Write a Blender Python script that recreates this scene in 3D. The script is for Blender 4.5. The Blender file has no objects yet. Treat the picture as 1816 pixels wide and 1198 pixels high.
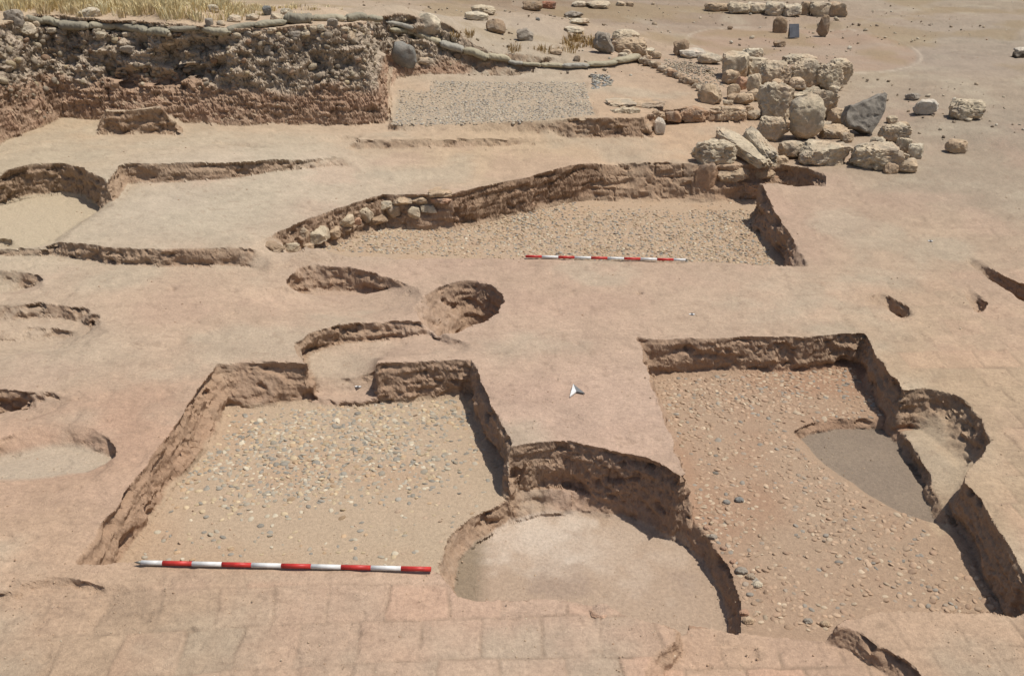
import bpy, bmesh, math, random, time
import numpy as np
from mathutils import Vector, Matrix
T0 = time.time()
random.seed(7)
RNG = np.random.default_rng(11)
scene = bpy.context.scene
COL = scene.collection

# ------------------------------------------------------------------ camera, sky, sun, exposure
F_PX, TILT, CAM_H = 1767.0, math.radians(25.0), 4.289
CX, CY = 908.0, 599.0
cam_d = bpy.data.cameras.new("camera"); cam = bpy.data.objects.new("camera", cam_d); COL.objects.link(cam)
cam.location = (0, 0, CAM_H); cam.rotation_euler = (math.radians(90) - TILT, 0, 0)
cam_d.sensor_width = 36; cam_d.lens = F_PX / 1816 * 36; cam_d.clip_start = .05; cam_d.clip_end = 2000
scene.camera = cam
SUN_EL, SUN_AZ = math.radians(69), math.radians(0)      # azimuth from +x (right) towards +y (away)
sdir = Vector((math.cos(SUN_EL) * math.cos(SUN_AZ), math.cos(SUN_EL) * math.sin(SUN_AZ), math.sin(SUN_EL)))
world = bpy.data.worlds.new("World"); scene.world = world; world.use_nodes = True
wn = world.node_tree
sky = wn.nodes.new("ShaderNodeTexSky"); sky.sky_type = 'NISHITA'; sky.sun_disc = False
sky.sun_elevation = SUN_EL; sky.sun_rotation = math.pi / 2 - SUN_AZ; sky.dust_density = 2.0
wn.links.new(sky.outputs[0], wn.nodes["Background"].inputs[0]); wn.nodes["Background"].inputs[1].default_value = .085
sun_d = bpy.data.lights.new("sun", 'SUN'); sun_d.energy = 4.0; sun_d.angle = math.radians(.53); sun_d.color = (1, .955, .88)
sun = bpy.data.objects.new("sun", sun_d); COL.objects.link(sun); sun.rotation_euler = sdir.to_track_quat('Z', 'Y').to_euler()
scene.view_settings.view_transform = 'Standard'; scene.view_settings.look = 'None'
scene.view_settings.exposure = 0.05; scene.view_settings.gamma = 1.0
scene.cycles.max_bounces = 6; scene.cycles.diffuse_bounces = 4

# ------------------------------------------------------------------ noise
def _hash(ix, iy, iz, seed):
    n = (ix.astype(np.uint32) * np.uint32(374761393) + iy.astype(np.uint32) * np.uint32(668265263)
         + iz.astype(np.uint32) * np.uint32(2147483647) + np.uint32((seed * 974634777) & 0xffffffff))
    n = (n ^ (n >> np.uint32(13))) * np.uint32(1274126177)
    n = (n ^ (n >> np.uint32(15))) * np.uint32(2246822519)
    n = n ^ (n >> np.uint32(16))
    return n.astype(np.float64) / 4294967295.0 * 2 - 1
def noise3(x, y, z, seed=0):
    x = np.asarray(x, float); y = np.asarray(y, float) + 0 * x; z = np.asarray(z, float) + 0 * x
    fx, fy, fz = np.floor(x), np.floor(y), np.floor(z)
    ix, iy, iz = fx.astype(np.int64), fy.astype(np.int64), fz.astype(np.int64)
    u, v, w = x - fx, y - fy, z - fz
    u = u * u * (3 - 2 * u); v = v * v * (3 - 2 * v); w = w * w * (3 - 2 * w)
    r = 0
    for a in (0, 1):
        wa = u if a else 1 - u
        for b in (0, 1):
            wb = v if b else 1 - v
            for c in (0, 1):
                wc = w if c else 1 - w
                r = r + _hash(ix + a, iy + b, iz + c, seed) * wa * wb * wc
    return r
def fbm(x, y, z=0., oct=4, seed=0, gain=.5):
    r, a, k = 0, 1., 1.
    for o in range(oct):
        r = r + a * noise3(x * k + 13.7 * o, y * k + 7.1 * o, z * k + 3.3 * o, seed + o)
        a *= gain; k *= 2.03
    return r
def sstep(a, b, x):
    t = np.clip((x - a) / (b - a), 0, 1); return t * t * (3 - 2 * t)

# ------------------------------------------------------------------ photograph pixel -> plan position at a height
def ray(px, py):
    xc = (np.asarray(px, float) - CX) / F_PX; yc = -(np.asarray(py, float) - CY) / F_PX
    return xc, math.cos(TILT) + yc * math.sin(TILT), -math.sin(TILT) + yc * math.cos(TILT)
def un(px, py, z=0.):
    dx, dy, dz = ray(px, py); t = (z - CAM_H) / dz
    return float(dx * t), float(dy * t)
def PTS(lst, z=0.):
    out = []
    for p in lst:
        if p[0] == 'w': out.append((p[1], p[2]))
        elif p[0] == 'h':
            x_, y_ = un(p[1], p[2], p[3]); out.append((x_, y_ + p[4]))
        elif len(p) == 3: out.append(un(*p))
        else: out.append(un(p[0], p[1], z))
    return np.array(out)
def sdf(poly, x, y):
    """signed distance to a polygon, positive inside"""
    n = len(poly); d2 = np.full(x.shape, 1e18); ins = np.zeros(x.shape, bool)
    for i in range(n):
        ax, ay = poly[i]; bx, by = poly[(i + 1) % n]
        ex, ey = bx - ax, by - ay; L = ex * ex + ey * ey + 1e-12
        t = np.clip(((x - ax) * ex + (y - ay) * ey) / L, 0, 1)
        d2 = np.minimum(d2, (x - ax - t * ex) ** 2 + (y - ay - t * ey) ** 2)
        if ey != 0:
            c = ((ay > y) != (by > y)) & (x < ex * (y - ay) / ey + ax); ins ^= c
    d = np.sqrt(d2); return np.where(ins, d, -d)
def idw(ctrl, x, y, power=3.):
    num = 0; den = 0
    for (cx, cy, cz) in ctrl:
        w = 1 / ((x - cx) ** 2 + (y - cy) ** 2 + .05) ** (power / 2)
        num = num + w * cz; den = den + w
    return num / den
def CTRL(lst):
    return [(*un(px, py, z), z) for px, py, z in lst]

# ------------------------------------------------------------------ the dig: every cut and step, outlined at its rim and at its foot
FEATS = []
def feat(name, rim, base, target, zr=0., zb=None, warp=1., minw2=.035, minw=.025, plane=False, mx=False):
    if isinstance(target, (int, float)):
        tz = float(target); tf = None
    else:
        c = CTRL(target); tz = None
        if plane:
            A = np.array([(a, b, 1) for a, b, _ in c]); co = np.linalg.lstsq(A, np.array([q for _, _, q in c]), rcond=None)[0]
            tf = lambda x, y, co=co: co[0] * x + co[1] * y + co[2]
        else:
            tf = lambda x, y, c=c: idw(c, x, y)
    if zb is None: zb = tz if tz is not None else 0.
    r = PTS(rim, zr); b = PTS(base, zb) if base is not None else r
    FEATS.append(dict(name=name, rim=r, base=b, tz=tz, tf=tf, warp=warp, mx=mx, minw2=minw2, minw=minw,
                      bb=(r[:, 0].min() - .2, r[:, 0].max() + .2, r[:, 1].min() - .2, r[:, 1].max() + .2)))
S0 = CTRL([(100, 600, 0), (300, 520, 0), (600, 590, 0), (900, 480, 0), (900, 700, 0), (1300, 530, 0), (1250, 480, 0), (1700, 700, 0),
           (1600, 450, 0), (200, 1100, 0), (900, 1150, 0), (1700, 1150, 0), (1816, 500, .02), (1500, 360, .04), (0, 480, 0), (0, 900, 0), (-400, 700, 0), (2200, 700, 0),
           (-400, 1200, 0), (2200, 1200, 0), (900, 1600, 0), (-400, 440, .05),
           (1620, 350, .08), (1700, 290, .15), (1750, 210, .3), (1650, 140, .4), (1450, 60, .5), (1300, 30, .55), (1750, 30, .5), (1810, 100, .4),
           (2300, 100, .4), (2300, 300, .1), (1100, 20, .7), (800, 10, .9)]) + [(0, 60, .6), (30, 60, .5), (-30, 60, 1.0), (0, 120, .5), (60, 120, .5), (-60, 120, .5)]
# back terraces (everything behind the middle room), raised above the wall tops
feat('terrace', [('w', -30, 9), (-200, 470), (0, 455), (90, 452), (200, 470), (300, 473), (435, 472), (470, 485), (700, 440), (1000, 420), (1250, 400), (1420, 360), (1500, 350), (1570, 330), (1640, 300),
                 ('w', 9, 22), ('w', 9, 30), ('w', -30, 34)],
     [('w', -28, 10), (-200, 455, .12), (0, 440, .12), (90, 430, .15), (130, 436, .2), (200, 440, .2), (300, 441, .21), (432, 438, .21), (480, 440, .2), (700, 410, .15), (1000, 390, .15), (1250, 370, .15), (1400, 320, .15), (1480, 305, .15), (1540, 290, .18), (1600, 270, .2),
      ('w', 8.4, 22), ('w', 8.6, 29), ('w', -28, 32)],
     [(0, 430, .15), (250, 430, .2), (450, 410, .2), (300, 340, .2), (550, 330, .2), (650, 310, .17), (720, 330, .14), (900, 310, .13), (1100, 287, .12), (1250, 280, .12), (1380, 280, .12),
      (230, 328, .21), (280, 326, .21), (330, 324, .215), (380, 321, .22), (430, 317, .22), (520, 306, .23), (700, 270, .2), (800, 269, .2), (900, 268, .2), (980, 264, .2), (770, 226, .3), (840, 230, .3), (900, 234, .3), (980, 246, .28), (1050, 247, .28), (1120, 245, .28), (700, 222, .32), (900, 240, .3), (750, 240, .3), (900, 272, .17), (1150, 260, .2), (680, 275, .2), (500, 300, .25), (500, 240, .3), (250, 250, .33), (60, 260, .33), (-200, 300, .33), (1250, 220, .27), (1450, 250, .2), (1550, 250, .2),
      (1300, 160, .4), (1230, 120, .5), (1150, 90, .55), (1400, 100, .45), (1000, 60, .75)], warp=1.)
# tilted left plane is cut below the strip behind it
feat('brick step', [(228, 292, .5), (330, 291, .45), (460, 291, .4), (560, 288, .33), (622, 284, .27), (622, 291, .25), (520, 303, .24), (430, 314, .24), (330, 322, .23), (225, 325, .22), (200, 360, .22), (195, 330, .3)],
     [(228, 326, .22), (330, 323, .22), (430, 315, .22), (520, 304, .23), (600, 293, .25), (430, 330, .22), (225, 340, .22)], [(228, 322, .22), (600, 292, .24)]) if False else None
feat('upper strip', [(-300, 300, .2), (17, 350, .2), (205, 358, .21), (228, 325, .21), (330, 322, .22), (430, 314, .22), (520, 303, .23), (615, 290, .24), (680, 282, .24), (622, 264, .26), (660, 240, .3), (700, 218, .32), (680, 190, .4), (300, 170, .5), (-300, 200, .6)],
     [(-300, 290, .48), (17, 300, .48), (195, 330, .46), (230, 290, .487), (330, 289, .479), (460, 287, .418), (560, 282, .347), (618, 280, .28), (640, 262, .28), (670, 225, .32), (660, 200, .36), (300, 180, .5), (-300, 210, .6)],
     [(20, 300, .46), (20, 250, .42), (150, 300, .46), (230, 288, .487), (280, 287, .48), (330, 287, .475), (400, 286, .44), (460, 285, .415), (560, 281, .345), (640, 270, .27), (650, 225, .31), (400, 230, .36), (200, 240, .40), (500, 250, .33)], minw2=.06)
feat('left back pit', [(-200, 330, .45), (0, 306, .45), (60, 292, .45), (110, 290, .45), (150, 300, .45), (190, 322, .45), (203, 350, .35), (198, 366, .22), (150, 392, .2), (100, 432, .18), (80, 440, .15), (-200, 440, .12)],
     [(-200, 370), (0, 362), (60, 350), (110, 345), (150, 352), (185, 366), (192, 368), (140, 395), (92, 434), (60, 440), (-200, 440)], .0, warp=1.1)
feat('channel', [(197, 330, .46), (231, 291, .46), (236, 297, .4), (212, 362, .22), (198, 366, .22)], [(205, 350, .1), (222, 325, .15), (212, 356, .1)], .1)
feat('left corner hole', [(-60, 405, .1), (20, 412, .1), (32, 425, .1), (28, 442, .08), (-60, 445, .08)], [(-60, 430), (14, 432), (20, 442), (-60, 444)], -.1)
feat('raised strip', [(621, 266, .2), (800, 264, .2), (1004, 258, .2), (1004, 245, .25), (930, 230, .27), (700, 214, .3), (640, 235, .29)],
     [(623, 250, .345), (800, 248, .345), (1001, 244, .325), (960, 238, .30), (930, 232, .3), (700, 218, .31), (650, 236, .30)], [(640, 249, .345), (720, 248, .345), (800, 248, .343), (900, 246, .335), (1000, 243, .325), (930, 231, .3), (700, 222, .31)], zb=.3, warp=.6, minw2=.09)
feat('shallow hollow', [(340, 258, .35), (400, 252, .35), (455, 254, .35), (478, 264, .33), (440, 266, .33), (380, 263, .33)], [(400, 259, .31), (440, 259, .31), (465, 265, .31), (430, 263, .31)], .295, zb=.31)
feat('shallow hollow', [(520, 254, .32), (560, 244, .32), (610, 238, .32), (648, 244, .32), (620, 252, .31), (560, 258, .31)], [(570, 250, .28), (610, 244, .28), (640, 248, .28), (600, 252, .28)], .265, zb=.28)
# far pebbled room on its block of earth
D_PL = [(700, 210, .40), (760, 200, .52), (1080, 205, .6), (1040, 140, .62), (760, 135, .6)]
feat('far block', [(684, 218, .31), (770, 223, .31), (900, 230, .3), (960, 242, .29), (1050, 244, .28), (1120, 242, .28), (1160, 242, .27), (1166, 215, .3), (1320, 214, .3), (1345, 190, .34), (1290, 160, .4), (1180, 120, .5), (1130, 105, .55), (900, 105, .9), (690, 110, .7)],
     [(688, 213, .40), (760, 208, .44), (860, 208, .485), (990, 208, .57), (1060, 210, .59), (1145, 211, .545), (1150, 203, .56), (1320, 198, .52), (1330, 185, .5), (1280, 150, .5), (1170, 115, .56), (1130, 107, .6), (900, 107, .7), (695, 112, .7)],
     [(700, 205, .41), (760, 203, .45), (900, 200, .51), (1080, 203, .59), (1140, 206, .56), (1040, 140, .6), (760, 140, .58), (1180, 190, .5), (1300, 192, .40), (1200, 175, .5), (1260, 150, .5), (1150, 110, .58)], warp=1.6)
feat('far floor', [(686, 222, .4), (700, 150, .62), (757, 152, .62), (762, 128, .66), (860, 133, .66), (1043, 137, .66), (1050, 170, .62), (1064, 206, .6), (1000, 212, .56), (760, 216, .52)],
     [(686, 222, .4), (702, 155, .56), (760, 156, .56), (766, 138, .57), (860, 139, .57), (1040, 141, .57), (1046, 170, .55), (1058, 208, .53), (1000, 213, .52), (760, 217, .46)],
     [(700, 205, .385), (760, 203, .425), (900, 200, .485), (1050, 203, .555), (1040, 140, .57), (760, 145, .56)], warp=.6)
# tall cut bank at the back left with the slope that runs down from it
MOUND = [(660, 38, 1.98), (560, 45, 1.93), (480, 57, 1.9), (380, 62, 1.9), (300, 66, 1.9), (215, 57, 1.98), (120, 50, 2.0), (20, 45, 2.05), (-200, 40, 2.1), (20, 15, 2.15), (300, 15, 2.1), (560, 15, 2.0),
         (690, 40, 1.9), (740, 66, 1.5), (785, 84, 1.2), (865, 107, .92), (920, 117, .78), (1000, 122, .7), (1090, 119, .66), (1140, 105, .62), (760, 30, 1.6), (900, 30, 1.15), (900, 80, 1.0), (1050, 30, .8), (1050, 90, .75), (1250, 20, .58), (700, 8, 1.85)]
feat('bank', [(684, 219, .32), (600, 222, .32), (540, 224, .32), (420, 224, .35), (335, 218, .38), (302, 216, .40), (180, 214, .40), (112, 209, .42), (70, 228, .42), (17, 248, .42), (-60, 300, .42), (-300, 420, .3), ('w', -30, 12), ('w', -40, 40), ('w', 0, 46), ('w', 6, 32), (1150, 104, .6),
              (1135, 114, .6), (1060, 127, .6), (1000, 128, .6), (860, 131, .62), (800, 126, .65), (750, 122, .7), (705, 126, .7), (690, 165, .6)],
     [(662, 38, 1.96), (600, 44, 1.93), (560, 47, 1.92), (480, 58, 1.9), (420, 63, 1.9), (380, 63, 1.9), (300, 67, 1.9), (215, 59, 1.96), (120, 52, 2.0), (80, 53, 2.03), (40, 62, 2.05), (-60, 110, 2.1), (-300, 190, 2.1), ('w', -29, 14), ('w', -38, 38), ('w', -4, 42), ('w', -1, 31), ('w', 1.0, 26.5), (1110, 108, .63), (1060, 122, .68), (1000, 122, .7), (865, 108, .92), (800, 88, 1.14), (750, 68, 1.45), (700, 42, 1.85), (672, 36, 1.95)],
     MOUND, warp=2.4, minw2=.48)
feat('remnant block', [(172, 236, .42), (325, 238, .40), (330, 200, .42), (300, 180, .45), (180, 178, .45)], [(182, 204, .76), (262, 207, .76), (272, 194, .9), (312, 196, .88), (304, 184, .9), (270, 186, .84), (184, 190, .78)],
     [(185, 198, .76), (250, 202, .76), (280, 190, .9), (302, 190, .88)], warp=1.2, mx=True)
# the middle room
feat('middle room', [(440, 478, .0), (500, 476), (545, 458), (640, 455), (700, 459), (932, 457), (1230, 464), (1372, 470), (1436, 473), (1428, 460), (1396, 410), (1346, 345), (1400, 344), (1465, 342), (1464, 322, .06), (1432, 303, .1), (1382, 291, .12), (1300, 296, .12), (1230, 294, .12),
                    (1110, 291, .12), (1020, 299, .12), (900, 324, .12), (800, 349, .13), (745, 347, .14), (680, 344, .16), (600, 372, .18), (540, 392, .2), (470, 420, .2), (435, 441, .2), (434, 465, .05)],
     [(470, 482), (510, 482), ('h', 548, 458, 0, .08), ('h', 640, 455, 0, .08), ('h', 932, 457, 0, .08), ('h', 1230, 464, 0, .08), ('h', 1376, 470, 0, .06), (1385, 470), (1345, 408), (1330, 402), (1345, 370), (1420, 362), (1446, 352), (1400, 348), (1350, 352), (1290, 356), (1270, 355),
      (1215, 355), (1110, 354), (1050, 352), (960, 360), (880, 364), (810, 372), (700, 388), (640, 404), (570, 428), (520, 455), (480, 476)], [(1350, 420, -.4), (1100, 400, -.4), (900, 400, -.38), (760, 400, -.34), (640, 430, -.26), (560, 460, -.18), (490, 476, -.1)], zb=-.36, warp=1., minw2=.06)
# mid cross-wall: gully, round pit, alcove and doorway
feat('gully', [(430, 520), (500, 505), (530, 474), (560, 468), (620, 474), (690, 494), (742, 508), (760, 530), (730, 556), (690, 568), (600, 575), (480, 560)],
     [(496, 524), (552, 516), (590, 513), (640, 516), (690, 524), (728, 531), (690, 532), (600, 526), (540, 530)], -.27, warp=1.6)
feat('round pit', [(733, 545), (752, 522), (790, 506), (826, 498), (845, 497), (872, 506), (890, 522), (893, 536), (880, 556), (855, 572), (838, 574), (805, 590), (775, 590), (745, 570)],
     [('h', 842, 512, 0, 0), ('h', 862, 516, 0, 0), ('h', 878, 526, 0, 0), ('h', 880, 540, 0, 0), ('h', 866, 556, 0, 0), ('h', 846, 562, 0, 0), ('h', 832, 550, 0, 0), ('h', 836, 524, 0, 0)], -.75, warp=1.2)
feat('alcove', [(522, 608), (545, 590), (600, 576), (690, 566), (765, 570), (772, 580), (803, 598), (836, 606), (830, 622), (760, 628), (700, 634), (672, 640), (668, 650), (668, 700), (600, 700), (575, 700), (548, 642), (530, 632)],
     [(536, 630, -.2), (560, 616, -.2), (620, 608, -.2), (690, 602, -.19), (760, 598, -.15), (800, 604, -.1), (830, 612, -.02), (800, 620, -.02), (740, 624, -.03), (700, 630, -.04), (664, 640, -.2), (664, 660, -.25), (667, 705, -.33), (580, 708, -.33), (556, 675, -.28), (545, 640, -.22)],
     [(540, 625, -.2), (620, 610, -.2), (690, 604, -.19), (760, 600, -.13), (800, 606, -.07), (830, 612, -.01), (780, 618, -.02), (740, 622, -.03), (700, 630, -.05), (650, 632, -.2), (620, 650, -.25), (600, 705, -.34), (660, 705, -.34)], warp=1.2)
# left and right rooms, the big round pit
feat('left room', [(383, 645), (470, 640), (545, 642), (600, 641), (668, 646), (750, 641), (837, 637), (872, 712), (908, 790), (925, 830), (940, 900), (900, 1000), (860, 1064), (812, 1060), (765, 1003), (500, 1000), (240, 997), (130, 998), (225, 870), (330, 725)],
     [(400, 724), (480, 722), (552, 712), (566, 700), (600, 720), (668, 716), (672, 707), (740, 708), (830, 700), (826, 705), (866, 785), (906, 866), (925, 925), (900, 1020), (870, 1075), ('h', 812, 1060, 0, .06), ('h', 765, 1003, 0, .06), ('h', 500, 1000, 0, .06), ('h', 240, 997, 0, .06), ('h', 185, 998, 0, .05), (205, 998), (290, 880), (385, 770)], -.385, warp=1., minw2=.075)
feat('threshold', [(548, 716, -.385), (600, 722, -.385), (676, 718, -.385), (672, 690, -.385), (560, 690, -.385)], [(562, 706, -.33), (600, 714, -.33), (668, 710, -.33), (666, 690, -.34), (562, 695, -.34)], -.335, warp=.8)
RT_R = [(1130, 597), (1200, 601), (1330, 596), (1440, 597), (1532, 589), (1556, 632), (1604, 692), (1640, 687), (1702, 702), (1742, 742), (1757, 785), (1717, 838), (1708, 856), (1742, 892), (1816, 1012), (1870, 1085)]
feat('right room', RT_R + [(1800, 1085), (1560, 1085), (1500, 1095), (1482, 1110), (1480, 1118), (1400, 1116), (1310, 1113), (1200, 1112), (1000, 1064), (900, 1062), (812, 1060), (830, 1000), (900, 900), (905, 795), (908, 790), (950, 785), (1010, 781), (1080, 795), (1150, 811), (1205, 842), (1224, 862), (1222, 850), (1195, 786), (1172, 727), (1150, 655)],
     [(1148, 672), (1230, 666), (1330, 660), (1440, 653), (1522, 638), (1530, 650), (1575, 725), (1600, 745), (1640, 770), (1690, 815), (1706, 836), (1690, 880), (1680, 915), (1700, 935), (1760, 1030), (1816, 1100), ('h', 1870, 1085, 0, .06), ('h', 1800, 1085, 0, .06), ('h', 1560, 1085, 0, .06), ('h', 1500, 1095, 0, .06), ('h', 1480, 1118, -.05, .06), ('h', 1310, 1113, -.05, .06), ('h', 1200, 1112, -.05, .06), ('h', 1000, 1064, 0, .06), ('h', 815, 1060, 0, .06), (860, 1010),
      (920, 930), ('h', 910, 790, 0, -.05), ('h', 950, 785, 0, -.05), ('h', 1010, 781, 0, -.05), ('h', 1080, 795, 0, -.05), ('h', 1150, 811, 0, -.05), ('h', 1203, 842, 0, -.05), ('h', 1222, 862, 0, -.05), (1230, 905), (1226, 860), (1180, 735)], -.37, warp=1.)
feat('wall niche', [(1596, 706), (1640, 689), (1702, 704), (1740, 744), (1755, 785), (1718, 838), (1690, 892), (1672, 900), (1640, 845), (1605, 772)],
     [(1612, 776), (1660, 800), (1700, 830), (1716, 840), (1690, 885), (1674, 893), (1645, 845)], [(1612, 776, -.30), (1716, 840, -.28), (1675, 893, -.36)], zb=-.3, warp=1.2, plane=True)
feat('ash floor', [(1396, 768), (1440, 748), (1480, 743), (1530, 740), (1575, 742), (1602, 768), (1640, 838), (1674, 898), (1672, 932), (1600, 912), (1525, 872), (1462, 836), (1424, 800)],
     [(1414, 768), (1480, 752), (1535, 748), (1570, 752), (1596, 778), (1632, 842), (1664, 900), (1664, 928), (1600, 908), (1528, 868), (1472, 828), (1440, 796), (1420, 776)], -.46, zr=-.37, zb=-.43, warp=1.)
feat('round pit floor', [(775, 1000, -.38), (795, 950, -.385), (830, 920, -.385), (880, 893, -.385), (915, 872, -.385), ('h', 930, 788, 0, -.02), ('h', 1010, 781, 0, -.02), ('h', 1080, 795, 0, -.02), ('h', 1150, 811, 0, -.02), ('h', 1205, 842, 0, -.02), (1222, 905, -.37), (1236, 930, -.37), (1266, 968, -.37), (1300, 1020, -.37), (1314, 1070, -.37), (1316, 1125, -.37), (1200, 1125, -.37), (1000, 1080, -.37), (815, 1075, -.37), (780, 1040, -.38)],
     [(808, 1066), (808, 1015), (838, 964), (900, 928), (960, 914), (1040, 909), (1085, 914), (1130, 928), (1195, 948), (1246, 984), (1286, 1042), (1299, 1100), ('h', 1298, 1113, -.05, .05), ('h', 1200, 1112, -.05, .08), ('h', 1000, 1064, 0, .09), ('h', 830, 1060, 0, .09)], -.58, warp=.9)
feat('front notch', [(1206, 1068), (1192, 1130), (1158, 1166), (1120, 1260), (1060, 1500), (1800, 1500), (1660, 1230), (1600, 1165), (1545, 1132), (1525, 1118), (1482, 1106), (1400, 1090), (1300, 1085)],
     [(1212, 1095), (1204, 1145), (1176, 1190), (1160, 1260), (1120, 1500), (1780, 1500), (1640, 1240), (1570, 1180), (1542, 1150), (1500, 1128), (1478, 1112), (1400, 1105), (1300, 1100)], -.12, warp=1.2)
# small holes and hollows in the wall tops
feat('hollow', [(-60, 478), (30, 480), (62, 488), (80, 496), (76, 512), (30, 522), (-60, 524)], [(-60, 512), (20, 514), (66, 508), (60, 516), (-60, 520)], -.17, warp=1.5)
feat('hollow', [(-60, 540), (60, 536), (120, 540), (155, 548), (172, 566), (192, 588), (160, 612), (140, 628), (60, 630), (-60, 640)], [(-60, 568), (60, 562), (120, 562), (150, 570), (165, 588), (140, 600), (60, 606), (-60, 610)], -.13, warp=2.6)
feat('hollow', [(-60, 582), (40, 578), (100, 576), (130, 586), (150, 600), (130, 622), (40, 640), (-60, 645)], [(-60, 604), (40, 600), (90, 597), (115, 602), (90, 612), (20, 618), (-60, 620)], -.21, zr=-.11, warp=2.6)
feat('hollow', [(-60, 690), (60, 694), (130, 696), (208, 700), (130, 712), (95, 730), (50, 744), (-60, 752)], [(-60, 735), (30, 732), (60, 726), (90, 718), (50, 740), (-60, 747)], -.24, warp=2.)
feat('round basin', [(-60, 790), (17, 772), (60, 754), (110, 747), (160, 756), (192, 775), (204, 802), (202, 822), (160, 850), (60, 870), (-60, 872)],
     [(-60, 812), (30, 800), (80, 790), (120, 784), (160, 790), (190, 808), (197, 818), (150, 845), (60, 862), (-60, 862)], [(20, 800, -.14), (120, 785, -.15), (190, 812, -.12), (100, 860, -.02), (0, 860, -.02)], zb=-.1, warp=1.)
feat('front ledge', [(-80, 1062), (17, 1050), (50, 1028), (90, 1019), (140, 1024), (220, 1038), (520, 1060), (700, 1500), (-80, 1500)], [(-80, 1075), (20, 1062), (55, 1040), (95, 1030), (140, 1034), (200, 1056), (240, 1200), (240, 1500), (-80, 1500)], -.05, warp=1.)
feat('small hole', [(1528, 526), (1556, 516), (1590, 530), (1615, 546), (1627, 560), (1608, 569), (1582, 556), (1568, 542), (1540, 540)], [(1574, 548), (1590, 550), (1612, 566), (1600, 572), (1580, 560)], -.14, warp=1.6)
feat('small hole', [(1704, 514), (1716, 510), (1738, 530), (1753, 540), (1746, 554), (1730, 556), (1716, 540)], [(1728, 550), (1740, 552), (1744, 560), (1732, 562)], -.14, warp=1.6)
feat('right gully', [(1702, 460), (1720, 456), (1760, 480), (1800, 502), (1850, 515), (1950, 540), (1950, 600), (1850, 552), (1815, 535), (1780, 512), (1740, 486)], [(1760, 496), (1790, 512), (1850, 540), (1950, 570), (1950, 590), (1815, 538), (1785, 516)], -.3, zb=-.1, warp=1.)
for (px, py, rx, dp) in [(305, 510, 10, .05), (335, 512, 6, .03), (1017, 520, 8, .03), (1133, 519, 8, .06), (992, 554, 11, .02), (480, 532, 12, .03), (255, 690, 9, .03)]:
    n = 9
    feat('dimple', [(px + rx * math.cos(2 * math.pi * k / n), py + rx * .5 * math.sin(2 * math.pi * k / n)) for k in range(n)], [(px + rx * .4 * math.cos(2 * math.pi * k / n), py + rx * .2 * math.sin(2 * math.pi * k / n) + 1) for k in range(n)], -dp, zb=0, warp=.3)
FEATS = [q for q in FEATS if q]
S0a = S0
def height(x, y, want=False):
    """ground height at plan points; also how far each cut applies there"""
    x = np.asarray(x, float); y = np.asarray(y, float)
    h = idw(S0a, x, y, 3.5)
    w1x = .022 * fbm(x * 5, y * 5, 0., 3, 1); w1y = .022 * fbm(x * 5, y * 5, 9., 3, 5)
    w1x += .004 * noise3(x * 28, y * 28, 0, 31); w1y += .004 * noise3(x * 28, y * 28, 4, 37)
    ts = {}; tm = np.zeros(x.shape)
    for f in FEATS:
        a, b, c, d = f['bb']; m = (x > a) & (x < b) & (y > c) & (y < d)
        if not m.any(): continue
        k = f['warp']; xm = x[m] + k * w1x[m]; ym = y[m] + k * w1y[m]
        sr = sdf(f['rim'], xm, ym); sb = np.minimum(sdf(f['base'], xm, ym), sr - f['minw2'])
        di = np.maximum(sr, 0); do = np.maximum(f['minw'] - sb, 0)
        t = np.where(sr > 0, di / (di + do + 1e-9), 0)
        tz = f['tz'] if f['tz'] is not None else f['tf'](x[m], y[m])
        hm = h[m] * (1 - t) + tz * t; h[m] = np.maximum(h[m], hm) if f['mx'] else hm
        if want:
            full = ts.setdefault(f['name'], np.zeros(x.shape)); full[m] = np.maximum(full[m], t); tm[m] = np.maximum(tm[m], np.minimum(t, 1 - t))
    ts['_mid'] = tm
    return (h, ts) if want else h
_tt = np.concatenate([np.linspace(3.5, 30, 1400), np.linspace(30.05, 80, 300)])
def hit(px, py):
    """first point of the ground seen at a photograph pixel"""
    dx, dy, dz = (float(v) for v in ray(px, py)); s = 1 / math.sqrt(dx * dx + dy * dy + dz * dz)
    t = _tt * s; g = CAM_H + dz * t - height(dx * t, dy * t)
    i = int(np.argmax(g < 0)); i = max(i, 1)
    a = g[i - 1] / (g[i - 1] - g[i] + 1e-12); tt = t[i - 1] + a * (t[i] - t[i - 1])
    return Vector((dx * tt, dy * tt, CAM_H + dz * tt))
def h1(x, y): return float(height(np.array([x]), np.array([y]))[0])
def pxscale(p):
    """photograph pixels per metre at a point"""
    zc = p[1] * math.cos(TILT) - (p[2] - CAM_H) * math.sin(TILT); return F_PX / zc

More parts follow.
